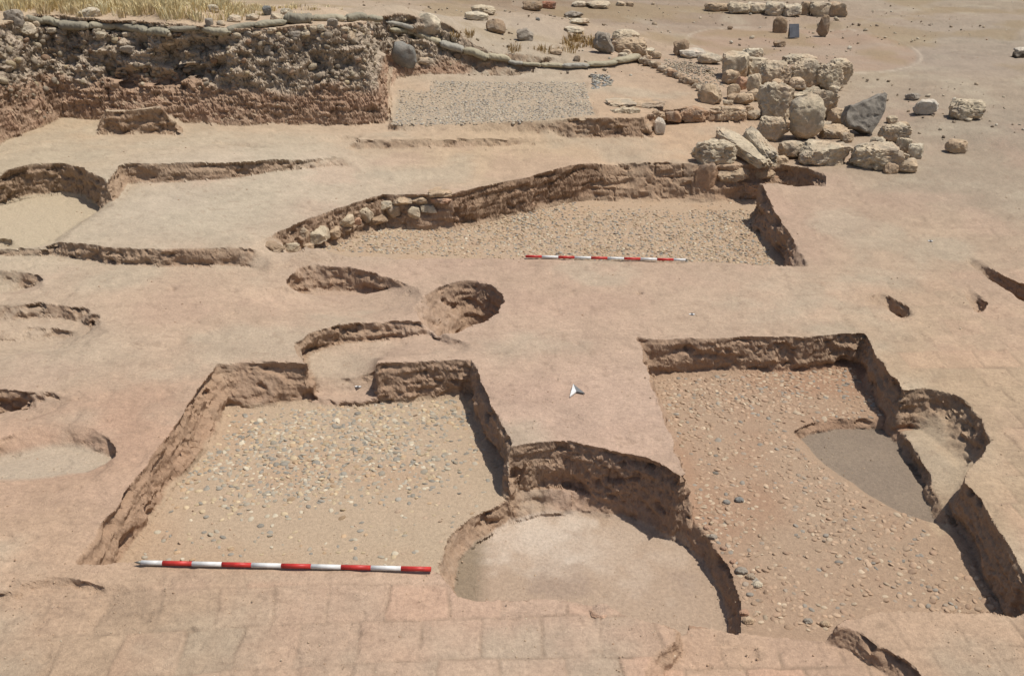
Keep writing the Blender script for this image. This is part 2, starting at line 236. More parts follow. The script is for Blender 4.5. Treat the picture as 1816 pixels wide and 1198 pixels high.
# ------------------------------------------------------------------ mesh and material helpers
def lin(r, g, b):
    return tuple((c / 255 / 12.92) if c / 255 <= .04045 else ((c / 255 + .055) / 1.055) ** 2.4 for c in (r, g, b))
def np_mesh(name, V, T, col=None, smooth=True, sharp=None):
    me = bpy.data.meshes.new(name); V = np.ascontiguousarray(V, dtype=np.float32); T = np.ascontiguousarray(T, dtype=np.int32); k = T.shape[1]
    me.vertices.add(len(V)); me.vertices.foreach_set('co', V.ravel())
    me.loops.add(T.size); me.loops.foreach_set('vertex_index', T.ravel())
    me.polygons.add(len(T)); me.polygons.foreach_set('loop_start', np.arange(0, T.size, k, dtype=np.int32))
    me.polygons.foreach_set('use_smooth', np.full(len(T), smooth))
    me.update(calc_edges=True)
    if col is not None:
        at = me.color_attributes.new('albedo', 'FLOAT_COLOR', 'POINT')
        c4 = np.ones((len(V), 4), np.float32); c4[:, :3] = np.clip(col, .01, .9); at.data.foreach_set('color', c4.ravel())
    if sharp: me.set_sharp_from_angle(angle=math.radians(sharp))
    return me
def link(name, me, mat, parent=None):
    o = bpy.data.objects.new(name, me); COL.objects.link(o)
    if mat: me.materials.append(mat)
    if parent: o.parent = parent
    return o
def tag(o, label=None, cat=None, group=None, kind=None):
    if label: o['label'] = label
    if cat: o['category'] = cat
    if group: o['group'] = group
    if kind: o['kind'] = kind
    return o
def empty(name, loc):
    o = bpy.data.objects.new(name, None); o.location = loc; o.empty_display_size = .1; COL.objects.link(o); return o
def N(nt, typ, **kw):
    n = nt.nodes.new(typ)
    for k, v in kw.items(): setattr(n, k, v)
    return n
def earth_mat(name, fine=160., bump=.5, dist=.006, contrast=.16, rough=.95, mid=24., speck=0.):
    """vertex albedo broken up by fine grain, with a bump of the same grain"""
    m = bpy.data.materials.new(name); m.use_nodes = True; nt = m.node_tree; L = nt.links; bs = nt.nodes['Principled BSDF']
    bs.inputs['Roughness'].default_value = rough; bs.inputs['Specular IOR Level'].default_value = .15
    at = N(nt, 'ShaderNodeAttribute', attribute_name='albedo'); tc = N(nt, 'ShaderNodeTexCoord')
    n1 = N(nt, 'ShaderNodeTexNoise'); n1.inputs['Scale'].default_value = mid; n1.inputs['Detail'].default_value = 6; n1.inputs['Roughness'].default_value = .65
    n2 = N(nt, 'ShaderNodeTexNoise'); n2.inputs['Scale'].default_value = fine; n2.inputs['Detail'].default_value = 3
    for n in (n1, n2): L.new(tc.outputs['Object'], n.inputs['Vector'])
    mr = N(nt, 'ShaderNodeMapRange'); mr.inputs['From Min'].default_value = .3; mr.inputs['From Max'].default_value = .7
    mr.inputs['To Min'].default_value = 1 - contrast; mr.inputs['To Max'].default_value = 1 + contrast; L.new(n1.outputs['Fac'], mr.inputs['Value'])
    mr2 = N(nt, 'ShaderNodeMapRange'); mr2.inputs['From Min'].default_value = .3; mr2.inputs['From Max'].default_value = .7
    mr2.inputs['To Min'].default_value = 1 - contrast * .8; mr2.inputs['To Max'].default_value = 1 + contrast * .8; L.new(n2.outputs['Fac'], mr2.inputs['Value'])
    mu = N(nt, 'ShaderNodeMath', operation='MULTIPLY'); L.new(mr.outputs[0], mu.inputs[0]); L.new(mr2.outputs[0], mu.inputs[1])
    vm = N(nt, 'ShaderNodeVectorMath', operation='SCALE'); L.new(at.outputs['Color'], vm.inputs[0]); L.new(mu.outputs[0], vm.inputs['Scale'])
    L.new(vm.outputs[0], bs.inputs['Base Color'])
    ad = N(nt, 'ShaderNodeMath', operation='ADD'); L.new(n1.outputs['Fac'], ad.inputs[0])
    sc = N(nt, 'ShaderNodeMath', operation='MULTIPLY'); sc.inputs[1].default_value = .35; L.new(n2.outputs['Fac'], sc.inputs[0]); L.new(sc.outputs[0], ad.inputs[1])
    bp = N(nt, 'ShaderNodeBump'); bp.inputs['Strength'].default_value = bump; bp.inputs['Distance'].default_value = dist
    L.new(ad.outputs[0], bp.inputs['Height']); L.new(bp.outputs[0], bs.inputs['Normal'])
    return m
M_EARTH = earth_mat('packed_earth', 150, .8, .015, .15, mid=34.)
M_PEBBLE = earth_mat('pebble', 120, .3, .004, .10, .8)
M_STONE = earth_mat('limestone', 90, .9, .03, .2, .92, mid=13.)
M_BASALT = earth_mat('basalt', 70, .8, .02, .22, .85, mid=12.)
M_CLOTH = earth_mat('sandbag_cloth', 300, .4, .004, .12, .9, mid=30.)
M_GRASS = earth_mat('dry_grass', 30, .1, .002, .15, .8)
def flat_mat(name, rgb, rough=.5, metal=0., spec=.4, dirt=.12, scale=40.):
    m = bpy.data.materials.new(name); m.use_nodes = True; nt = m.node_tree; L = nt.links; bs = nt.nodes['Principled BSDF']
    bs.inputs['Roughness'].default_value = rough; bs.inputs['Metallic'].default_value = metal; bs.inputs['Specular IOR Level'].default_value = spec
    tc = N(nt, 'ShaderNodeTexCoord'); n = N(nt, 'ShaderNodeTexNoise'); n.inputs['Scale'].default_value = scale; n.inputs['Detail'].default_value = 5
    L.new(tc.outputs['Object'], n.inputs['Vector']); mr = N(nt, 'ShaderNodeMapRange'); mr.inputs['From Min'].default_value = .35; mr.inputs['From Max'].default_value = .75
    mr.inputs['To Min'].default_value = 1.; mr.inputs['To Max'].default_value = 1 - dirt * 2; L.new(n.outputs['Fac'], mr.inputs['Value'])
    vm = N(nt, 'ShaderNodeVectorMath', operation='SCALE'); vm.inputs[0].default_value = rgb; L.new(mr.outputs[0], vm.inputs['Scale']); L.new(vm.outputs[0], bs.inputs['Base Color'])
    return m

# ------------------------------------------------------------------ ground sheet: fan-shaped grid, refined wherever the surface is steep
KEY = 1.45                                                   # light reaching level ground, to turn observed tones into surface colours
us = np.concatenate([np.arange(-900, -420, 28.), np.arange(-420, -60, 7.), np.arange(-60, 1876, 3.4), np.arange(1876, 2300, 7.), np.arange(2300, 2720, 28.)])
vs = np.concatenate([[-222, -221, -219, -216, -211, -203, -190, -172, -150, -125, -100, -78, -58, -40, -26, -14], np.arange(-6, 1206, 2.6), np.arange(1210, 1700, 16.)])
UU, VV = np.meshgrid(us, vs); dx, dy, dz = ray(UU.ravel(), VV.ravel()); t = -CAM_H / dz
gx, gy = dx * t, dy * t
nu, nv = len(us), len(vs)
idx = np.arange(nu * nv).reshape(nv, nu)
a, b, c, d = idx[:-1, :-1].ravel(), idx[:-1, 1:].ravel(), idx[1:, 1:].ravel(), idx[1:, :-1].ravel()
TRI = np.concatenate([np.stack([a, d, c], 1), np.stack([a, c, b], 1)])
XY = np.stack([gx, gy], 1); Z = height(gx, gy)
def zdepth(x, y, z): return np.maximum(y * math.cos(TILT) - (z - CAM_H) * math.sin(TILT), .5)
for it in range(6):
    P = np.column_stack([XY, Z]); E = np.concatenate([TRI[:, [0, 1]], TRI[:, [1, 2]], TRI[:, [2, 0]]])
    Es = np.sort(E, 1); key = Es[:, 0].astype(np.int64) * len(P) + Es[:, 1]
    uk, inv = np.unique(key, return_inverse=True); ea, eb = (uk // len(P)).astype(int), (uk % len(P)).astype(int)
    A, B = P[ea], P[eb]; dzv = np.abs(A[:, 2] - B[:, 2]); mid = (A + B) / 2; zc = zdepth(mid[:, 0], mid[:, 1], mid[:, 2])
    ln = np.linalg.norm(A - B, axis=1); hor = np.linalg.norm(A[:, :2] - B[:, :2], axis=1)
    pix = ln * F_PX / zc; upx = CX + F_PX * mid[:, 0] / zc
    inside = (upx > -70) & (upx < 1890) & (mid[:, 1] < 40) & (mid[:, 1] > 4.2)
    mark = inside & (pix > 4.6) & (dzv > .35 * hor) & (dzv > .012)
    if not mark.any(): break
    newid = np.full(len(uk), -1); newid[mark] = len(P) + np.arange(mark.sum())
    nxy = mid[mark, :2]; XY = np.concatenate([XY, nxy]); Z = np.concatenate([Z, height(nxy[:, 0], nxy[:, 1])])
    m = newid[inv].reshape(3, -1).T                          # midpoint ids of edges 01, 12, 20
    cnt = (m >= 0).sum(1); out = [TRI[cnt == 0]]
    for r in range(3):                                       # rotate so that canonical cases apply
        Tr = np.roll(TRI, -r, 1); mr_ = np.roll(m, -r, 1)
        s = (cnt == 1) & (mr_[:, 0] >= 0)
        if s.any(): q, w = Tr[s], mr_[s]; out += [np.stack([q[:, 0], w[:, 0], q[:, 2]], 1), np.stack([w[:, 0], q[:, 1], q[:, 2]], 1)]
        s = (cnt == 2) & (mr_[:, 2] < 0)
        if s.any(): q, w = Tr[s], mr_[s]; out += [np.stack([w[:, 0], q[:, 1], w[:, 1]], 1), np.stack([q[:, 0], w[:, 0], w[:, 1]], 1), np.stack([q[:, 0], w[:, 1], q[:, 2]], 1)]
    s = cnt == 3
    if s.any(): q, w = TRI[s], m[s]; out += [np.stack([q[:, 0], w[:, 0], w[:, 2]], 1), np.stack([w[:, 0], q[:, 1], w[:, 1]], 1), np.stack([w[:, 2], w[:, 1], q[:, 2]], 1), np.stack([w[:, 0], w[:, 1], w[:, 2]], 1)]
    TRI = np.concatenate(out)
print('ground verts', len(XY), 'tris', len(TRI), round(time.time() - T0, 1))
X, Y = XY[:, 0], XY[:, 1]
Hh, TS = height(X, Y, True); Z = Hh
def tsof(n): return TS.get(n, np.zeros(len(X)))
def vnormals(P, T):
    fn = np.cross(P[T[:, 1]] - P[T[:, 0]], P[T[:, 2]] - P[T[:, 0]]); vn = np.zeros_like(P)
    for k in range(3):
        for ax in range(3): vn[:, ax] += np.bincount(T[:, k], fn[:, ax], len(P))
    return vn / (np.linalg.norm(vn, axis=1, keepdims=True) + 1e-12)
P = np.column_stack([X, Y, Z]); NV = vnormals(P, TRI)
steep = sstep(.12, .6, 1 - NV[:, 2]); rimf = .2 + .8 * sstep(.0, .14, TS['_mid'])
bankt = tsof('bank'); bank = np.where((bankt > .02) & (bankt < .98), 1., 0.) * (Y > 12) * sstep(1.6, .6, X + 1.9)
zc = zdepth(X, Y, Z); fade = np.clip(14 / zc, .25, 1)
# brick courses on the cleaned wall tops (plan pattern) and on the wall at the back of the middle room
ang = math.radians(2.3); rx = X * math.cos(ang) + Y * math.sin(ang); ry = -X * math.sin(ang) + Y * math.cos(ang)
wob = .012 * fbm(X * 3, Y * 3, 0, 3, 71); rowf = (ry + wob - 5.36) / .372; row = np.floor(rowf); rf = rowf - row
colf = (rx + .03 * fbm(X * 3, Y * 3, 5, 3, 75)) / .372 + .47 * (row % 2) + .23 * noise3(row * 7.7, row * 0, 0, 3); colm = np.floor(colf); cf = colf - colm
jd = np.minimum(np.minimum(rf, 1 - rf), np.minimum(cf, 1 - cf)) * .372
bz1 = sdf(PTS([(-300, 1035), (300, 1030), (500, 1022), (800, 1030), (1000, 1064), (1205, 1055), (1320, 1110), (1480, 1112), (1560, 1085), (1816, 1085), (2200, 1100), (2200, 1600), (-300, 1600)]), X, Y)
bz2 = sdf(PTS([(1535, 640), (1600, 600), (1900, 600), (1900, 1080), (1816, 1010), (1740, 880), (1760, 780), (1700, 690)]), X, Y)
flat = 1 - steep
bm1 = sstep(0, .1, bz1) * flat; bm2 = sstep(0, .2, bz2) * flat
brk = np.maximum(bm1, bm2) * (.55 + .45 * sstep(-.5, .3, fbm(X * .8, Y * .8, 0, 2, 91)))
brk = np.maximum(brk, .35 * sstep(0, .3, sdf(PTS([(1000, 690), (1300, 480), (1900, 470), (1900, 640), (1130, 600)]), X, Y)) * flat)
jline = brk * (1 - sstep(.003, .018, jd)) * (.55 + .45 * noise3(X * 9, Y * 9, 0, 77))
btone = noise3(colm * 3.1, row * 5.3, 0, 7) * brk
# displacement along the normal: soft undulation on tops, lumps and horizontal ledges on cut faces
lump = fbm(X * 7, Y * 7, Z * 9, 4, 21, .55); ledge = fbm(X * 4, Y * 4, Z * 34, 3, 41, .5); grit = noise3(X * 60, Y * 60, Z * 60, 51)
ledge = np.sign(ledge) * np.abs(ledge) ** .8
top = .007 * fbm(X * 1.7, Y * 1.7, 0, 3, 61) + .0045 * fbm(X * 11, Y * 11, 0, 4, 65) * fade
hollows = -.012 * sstep(.45, .9, fbm(X * 6, Y * 6, 0, 3, 67)) * flat
ridge = -np.abs(fbm(X * 8, Y * 8, Z * 10, 3, 181)); fine = fbm(X * 22, Y * 22, Z * 24, 3, 175); strat = fbm(X * 2.2, Y * 2.2, Z * 15, 3, 185)
big = fbm(X * 3.2, Y * 3.2, Z * 4, 3, 187); rough = .35 + .65 * sstep(-.3, .5, fbm(X * 1.3, Y * 1.3, Z * 2, 2, 189))
recess = sstep(.0, .45, fbm(X * 2.3, Y * 2.3, Z * 4.5, 3, 191))
tdeep = np.max([TS.get(n_, np.zeros(len(X))) for n_ in ('left room', 'right room', 'middle room', 'alcove')], axis=0)
under = sstep(.62, .9, tdeep) * sstep(-.25, .3, fbm(X * 1.6, Y * 1.6, 3, 2, 193)) * (tdeep < .995)
pitz = sstep(.02, .1, TS.get('round pit floor', np.zeros(len(X))))
ledge = ledge * (1 - .8 * pitz); strat = strat * (1 - .7 * pitz); recess = recess * (1 - .6 * pitz)
faces = .016 * big + .016 * strat + .007 * ledge + rough * (.024 * ridge + .014 * fine) + .006 * grit - .045 * recess - .05 * sstep(.4, .8, fbm(X * 5, Y * 5, Z * 8, 3, 171)) - .05 * under
disp = (1 - steep) * (top + hollows) * (1 - .6 * np.max([tsof(n_) for n_ in ('left room', 'right room', 'middle room', 'far floor', 'round pit floor', 'ash floor')], axis=0)) - .008 * jline + .004 * np.clip(btone, -1, 1) * flat + steep * (1 - bank) * rimf * faces
blk = fbm(X * 4.2, Y * 4.2, Z * 6, 5, 141, .6); pocket = -np.abs(fbm(X * 2.4, Y * 2.4, Z * 3.6, 3, 151)); upper = sstep(.7, 1.15, Z)
disp += bank * steep * (.3 + .7 * rimf) * ((.022 + .06 * upper) * blk + .12 * upper * pocket - .22 * upper * sstep(.35, .8, fbm(X * 1.9, Y * 1.9, Z * 2.6, 3, 161)) + .02 * grit + .02 * ledge + .02 * fbm(X * 17, Y * 17, Z * 17, 3, 165))
jawall = sstep(0, .05, sdf(PTS([(1045, 290, .12), (1230, 285, .12), (1230, 365, -.4), (1045, 362, -.4)]), X, Y)) * steep
cz = (Z + .4 + .03 * fbm(X * 1.5, Y, 0, 2, 195)) / .185; crow = np.floor(cz); cc = X / .43 + .41 * (crow % 2) + .3 * noise3(crow * 3.3, 0 * crow, 0, 6); ccf = cc - np.floor(cc); wj = np.minimum(np.minimum(cz - crow, 1 - cz + crow) * .185, np.minimum(ccf, 1 - ccf) * .43)
disp += jawall * sstep(-.3, .4, fbm(X * 2, Y * 2, Z * 4, 2, 197)) * (-.032 * (1 - sstep(.004, .022, wj)) + .015 * noise3(np.floor(cc), crow, 0, 5))
rough_far = sstep(.12, .5, Z) * (1 - tsof('far floor')) * (1 - steep) * (Y > 15)
disp += rough_far * (.018 * fbm(X * 2.2, Y * 2.2, 0, 4, 95))
pcol = TS.get('round pit floor', np.zeros(len(X))); disp += ((pcol > .03) & (pcol < .93) & (X < .5)) * (.022 * fbm(X * 13, Y * 13, 0, 3, 199) + .012)
D = NV * disp[:, None]; P2 = P + D
# colours
def CC(lst): return [(*un(px, py, 0.), np.array(lin(*c))) for px, py, c in lst]
CPT = CC([(300, 560, (206, 178, 152)), (120, 620, (202, 181, 156)), (200, 760, (203, 168, 142)), (120, 950, (205, 174, 146)), (300, 1120, (195, 168, 140)), (600, 1080, (204, 175, 150)), (1000, 1130, (206, 176, 152)), (900, 600, (204, 176, 152)),
          (1050, 720, (205, 176, 154)), (1000, 490, (200, 172, 148)), (1300, 540, (203, 177, 152)), (1700, 600, (200, 174, 146)), (1700, 680, (200, 174, 144)), (1780, 900, (200, 174, 144)), (1650, 1140, (204, 174, 146)), (1350, 1160, (206, 174, 146)),
          (1600, 430, (196, 172, 146)), (1700, 330, (180, 162, 140)), (1790, 330, (178, 160, 138)), (1790, 250, (172, 156, 136)), (1600, 130, (172, 156, 138)), (1450, 400, (198, 170, 146)), (300, 390, (206, 189, 166)), (500, 350, (206, 188, 164)), (100, 400, (204, 186, 160)), (300, 250, (206, 182, 154)), (100, 270, (205, 182, 152)),
          (900, 280, (207, 181, 150)), (1150, 270, (205, 176, 146)), (800, 240, (206, 180, 152)), (1200, 170, (198, 170, 142)), (900, 165, (196, 180, 158)), (1650, 200, (178, 160, 138)), (1750, 100, (170, 155, 136)), (1450, 90, (180, 158, 136)), (1200, 60, (168, 148, 128)), (950, 50, (158, 136, 112)),
          (1000, 20, (158, 138, 116)), (1300, 20, (174, 154, 132)), (1700, 20, (170, 154, 132)), (600, 15, (164, 146, 124)), (300, 10, (166, 150, 124)), (60, 350, (202, 182, 154))])
num = np.zeros((len(X), 3)); den = np.zeros(len(X))
for (cx, cy, cv) in CPT:
    w = 1 / ((X - cx) ** 2 + (Y - cy) ** 2 + .3) ** 1.7; num += w[:, None] * cv; den += w
ALB = num / den[:, None] / KEY
def mix(colr, w):
    global ALB
    ALB = ALB * (1 - w[:, None]) + np.asarray(colr) * w[:, None]
def A_(r, g, b): return np.array(lin(r, g, b)) / KEY
mot = fbm(X * 1.1, Y * 1.1, 0, 4, 201); mot2 = fbm(X * 3.7, Y * 3.7, 0, 4, 211); mot3 = fbm(X * 17, Y * 17, Z * 17, 3, 221)
mix(A_(203, 170, 148), .28 * sstep(.1, .8, mot) * (Z < .3)); mix(A_(198, 184, 160), .45 * sstep(.1, .9, -mot) * (Z < .6))
ALB *= (1 + .07 * mot2 + .06 * mot3 + .03 * fbm(X * 45, Y * 45, 0, 2, 231))[:, None]
scr = fbm(rx * 7 + 4 * mot2, ry * 46, 0, 3, 241); ALB *= (1 + .05 * np.clip(scr, -1, 1) * flat)[:, None]; mix(A_(160, 136, 114), .3 * flat * sstep(.62, .95, fbm(X * 9, Y * 13, 0, 4, 251)))
ALB *= (1 + .09 * btone)[:, None]; mix(A_(216, 168, 140), .38 * np.clip(btone, 0, 1)); mix(A_(160, 138, 116), .75 * np.clip(jline, 0, 1))
# cut faces show the raw, browner mudbrick
mix(A_(182, 150, 122) * (1 + .10 * fine[:, None]), .7 * steep * (1 - bank))
# bank: red-brown lower soil, grey rubble soil above
bk = bank * sstep(.15, .5, steep)
mix(A_(190, 160, 134) * (1 + .12 * blk[:, None]), bk)
mix(A_(198, 180, 158) * (1 + .17 * blk[:, None]), bk * sstep(.95, 1.15, Z + .18 * fbm(X * 1.6, Y * 1.6, Z * 2, 3, 301) + .06 * (X + 6)))
mix(A_(184, 146, 120), bk * .4 * sstep(.1, .5, fbm(X * 3, Y * 3, Z * 8, 3, 311)) * (Z < .85))
# floors
def fl(n, e=.95): return sstep(e - .1, e, tsof(n))
lf = fl('left room') * (1 - fl('threshold', .3)) * (1 - fl('round pit floor', .1)); lf *= (X < .15) & (Y < 9)
mix(A_(203, 180, 152), .8 * lf); mix(A_(200, 168, 138), .5 * lf * sstep(0, .8, fbm(X * 1.5, Y * 1.5, 0, 3, 401)))
rf_ = fl('right room') * (1 - fl('round pit floor', .1)) * (1 - fl('wall niche', .2)) * (X > .7); ash = fl('ash floor')
mix(A_(186, 158, 132), .85 * rf_); mix(A_(180, 140, 112), .6 * rf_ * sstep(-.1, .7, fbm(X * 1.2 + 3, Y * 1.2, 0, 3, 411) + .5 * sstep(6.6, 7.6, Y))); mix(A_(156, 139, 121), ash)
mix(A_(164, 146, 126), ash * .5 * sstep(.1, .7, fbm(X * 3, Y * 3, 0, 3, 421)))
pf = fl('round pit floor', .9)
mix(A_(196, 171, 147), pf); mix(A_(174, 152, 134), pf * .55 * sstep(.05, .7, fbm(X * 2.3 + 9, Y * 2.3, 0, 4, 431)))
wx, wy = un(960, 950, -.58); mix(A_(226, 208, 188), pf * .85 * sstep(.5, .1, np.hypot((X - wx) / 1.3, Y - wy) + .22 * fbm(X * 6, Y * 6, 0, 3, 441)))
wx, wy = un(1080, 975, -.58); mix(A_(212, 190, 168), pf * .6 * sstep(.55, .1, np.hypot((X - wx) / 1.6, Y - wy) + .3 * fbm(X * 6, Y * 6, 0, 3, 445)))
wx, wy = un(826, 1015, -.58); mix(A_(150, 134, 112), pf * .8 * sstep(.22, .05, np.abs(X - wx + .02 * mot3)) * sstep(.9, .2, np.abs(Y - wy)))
mf = fl('middle room'); mix(A_(200, 174, 146), .8 * mf); mix(A_(196, 164, 132), .4 * mf * sstep(0, .7, mot2))
ff = fl('far floor'); mix(A_(192, 174, 150), .7 * ff)
bas = tsof('round basin'); mix(A_(204, 184, 160), sstep(.6, 1, bas))
lbp = fl('left back pit'); mix(A_(206, 188, 160), lbp)
# pinkish round patch with a pale kerb line in the far ground, and the paler wheel tracks of the track behind
cxc, cyc = un(1418, 77, .5); ell = np.hypot((X - cxc) / 2.75, (Y - cyc) / 3.55); mix(A_(184, 156, 132), .65 * (1 - sstep(.93, .97, ell))); mix(A_(208, 190, 168), .8 * np.exp(-((ell - .985) / .012) ** 2))
trk = fbm(X * .25, Y * 2.2 - .12 * X, 0, 3, 451); mix(A_(184, 166, 146), .4 * sstep(.0, .5, trk) * sstep(19, 23, Y) * (X > 0))
gr = sstep(.0, .6, fbm(X * .7, Y * .7, 0, 4, 461)) * sstep(20, 24, Y); mix(A_(164, 142, 106), .5 * gr)
# split into the ground, the floors and the separate mudbrick walls
WALLS = [
    ('mudbrick_wall', 'foreground mudbrick wall top with brick joints below the nearer striped rod', [(-900, 1001), (130, 1001), (765, 1006), (812, 1060), (1000, 1067), (1208, 1058), (1196, 1136), (1162, 1175), (1080, 1500), (1000, 1700), (-1200, 1700)]),
    ('mudbrick_wall', 'low cut-down mudbrick wall top at the bottom right, between two broken edges', [(1208, 1058), (1320, 1108), (1482, 1106), (1525, 1118), (1600, 1165), (1660, 1230), (1800, 1700), (1000, 1700), (1080, 1500), (1162, 1175), (1196, 1136)]),
    ('mudbrick_wall', 'broad mudbrick wall stub carrying the white and grey north arrow', [(832, 637), (1130, 597), (1150, 655), (1198, 786), (1232, 870), (1200, 930), (1000, 870), (915, 840)]),
    ('mudbrick_wall', 'wide cross wall of mudbrick with the deep round pit and the doorway', [(383, 648), (545, 645), (668, 649), (832, 640), (1130, 600), (1330, 599), (1532, 592), (1440, 476), (1372, 473), (932, 460), (640, 458), (545, 461), (430, 490), (380, 560)]),
    ('mudbrick_wall', 'mudbrick wall along the right edge with a niche hollowed in its side', [(1532, 589), (1600, 570), (2300, 560), (2600, 1700), (1800, 1700), (1660, 1230), (1600, 1165), (1525, 1118), (1482, 1104), (1560, 1088), (1810, 1088), (1740, 1000), (1690, 915), (1660, 880), (1600, 770)]),
    ('mudbrick_wall', 'short mudbrick wall end right of the middle pebbled room', [(1336, 345), (1400, 344), (1465, 343), (1560, 400), (1600, 474), (1440, 476), (1390, 466), (1340, 400)]),
]
fc = P2[TRI].mean(1); reg = np.zeros(len(TRI), int); fx, fy = X[TRI].mean(1), Y[TRI].mean(1)
for i, (_, _, pl) in enumerate(WALLS): reg[(sdf(PTS(pl), fx, fy) > 0) & (reg == 0)] = 10 + i
def fmask(v): return v[TRI].mean(1) > .5
reg[fmask(lf)] = 1; reg[fmask(rf_ * (1 - ash))] = 2; reg[fmask(mf)] = 3; reg[fmask(ff)] = 4; reg[fmask(pf)] = 5; reg[fmask(ash * 1.)] = 6
reg[fmask(bk)] = 7
def region(k, name, mat=M_EARTH):
    s = TRI[reg == k]
    if not len(s): return None
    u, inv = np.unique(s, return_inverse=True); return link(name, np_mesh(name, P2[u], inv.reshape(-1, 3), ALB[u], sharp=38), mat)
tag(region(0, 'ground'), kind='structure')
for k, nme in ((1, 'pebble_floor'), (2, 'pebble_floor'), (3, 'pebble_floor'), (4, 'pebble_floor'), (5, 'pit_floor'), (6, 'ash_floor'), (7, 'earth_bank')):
    o = region(k, nme)
    if o: tag(o, kind='structure')
for i, (nme, lab, _) in enumerate(WALLS):
    o = region(10 + i, nme)
    if o: tag(o, lab, 'wall', kind='thing')
from mathutils.bvhtree import BVHTree
BVH = BVHTree.FromPolygons([tuple(v) for v in P2.tolist()], TRI.tolist(), all_triangles=True)
def hit(px, py):
    """point of the finished ground seen at a photograph pixel"""
    loc = BVH.ray_cast(Vector((0, 0, CAM_H)), Vector([float(q) for q in ray(px, py)]).normalized())[0]
    return loc if loc is not None else Vector((*un(px, py, .4), .4))
print('ground done', round(time.time() - T0, 1))
#OBJECTS#
# ------------------------------------------------------------------ stones
ICO = {}
def ico(l):
    if l not in ICO:
        b = bmesh.new(); bmesh.ops.create_icosphere(b, subdivisions=l, radius=1)
        ICO[l] = (np.array([v.co[:] for v in b.verts]), np.array([[v.index for v in f.verts] for f in b.faces])); b.free()
    return ICO[l]
def rot(yaw=0, pitch=0, roll=0):
    return np.array(Matrix.Rotation(yaw, 3, 'Z') @ Matrix.Rotation(pitch, 3, 'Y') @ Matrix.Rotation(roll, 3, 'X'))
def rock_verts(dim, seed, level=4, box=3., rough=.14, facets=7, cut=(.68, .95), pits=.03):
    v, f = ico(level); g = np.random.default_rng(seed)
    s = (np.abs(v) ** box).sum(1) ** (-1 / box); p = v * s[:, None]
    for k in range(facets):
        n = g.normal(size=3); n /= np.linalg.norm(n); ext = (p @ n).max(); d = ext * g.uniform(*cut)
        p = p - np.outer(np.maximum(p @ n - d, 0) * .92, n)
    o = g.uniform(0, 50, 3); q = p * np.clip(np.asarray(dim) / np.median(dim), .5, 2.2) + o
    k = 1 + rough * fbm(q[:, 0] * 1.4, q[:, 1] * 1.4, q[:, 2] * 1.4, 3, seed % 97, .5)
    if level >= 4: k = k + pits * fbm(q[:, 0] * 6, q[:, 1] * 6, q[:, 2] * 6, 3, seed % 89) - pits * 1.6 * sstep(.3, .8, noise3(q[:, 0] * 5, q[:, 1] * 5, q[:, 2] * 5, 17)) + pits * .7 * fbm(q[:, 0] * 15, q[:, 1] * 15, q[:, 2] * 15, 2, seed % 83)
    p = p * k[:, None]; p -= (p.max(0) + p.min(0)) / 2; p /= (p.max(0) - p.min(0)) / 2
    return p * np.asarray(dim) / 2, f
PAL = {'lime': (212, 195, 167), 'pale': (218, 204, 178), 'white': (226, 216, 198), 'pink': (202, 164, 136), 'grey': (170, 158, 142), 'basalt': (150, 142, 130), 'blue': (140, 138, 132), 'tan': (202, 178, 148), 'mud': (190, 156, 126), 'red': (180, 130, 104), 'dark': (96, 86, 74), 'soil': (170, 146, 120)}
def rock_col(p, key, seed):
    c = np.array(lin(*PAL[key])) / KEY; q = p * 9 + seed % 31; n = fbm(q[:, 0], q[:, 1], q[:, 2], 3, 5); n2 = fbm(q[:, 0] * .35, q[:, 1] * .35, q[:, 2] * .35, 2, 9)
    warm = np.array(lin(206, 172, 140)) / KEY if key in ('lime', 'pale', 'tan', 'white') else c
    w = np.clip(.1 + .45 * n2, 0, .5)[:, None]
    cc = (c * (1 - w) + warm * w) * (1.12 + .17 * n[:, None]); gq = sstep(.15, .7, fbm(q[:, 0] * .6 + 9, q[:, 1] * .6, q[:, 2] * .6, 3, 19))[:, None] * .45; return cc * (1 - gq) + gq * np.array(lin(168, 158, 144)) / KEY
SEED = [100]
def rock_obj(name, loc, dim, key='lime', yaw=0., pitch=0., roll=0., level=4, mat=None, box=3., rough=.14, facets=10, cut=(.66, .94), pits=.05, label=None, cat='stone', group=None):
    SEED[0] += 1; p, f = rock_verts(dim, SEED[0], level, box, rough, facets, cut, pits)
    p = p @ rot(0, pitch, roll).T; p[:, 2] -= p[:, 2].min()
    o = link(name, np_mesh(name, p, f, rock_col(p, key, SEED[0]), sharp=32), mat or (M_BASALT if key in ('basalt', 'blue', 'dark') else M_STONE))
    o.location = loc; o.rotation_euler = (0, 0, yaw)
    return tag(o, label, cat, group)
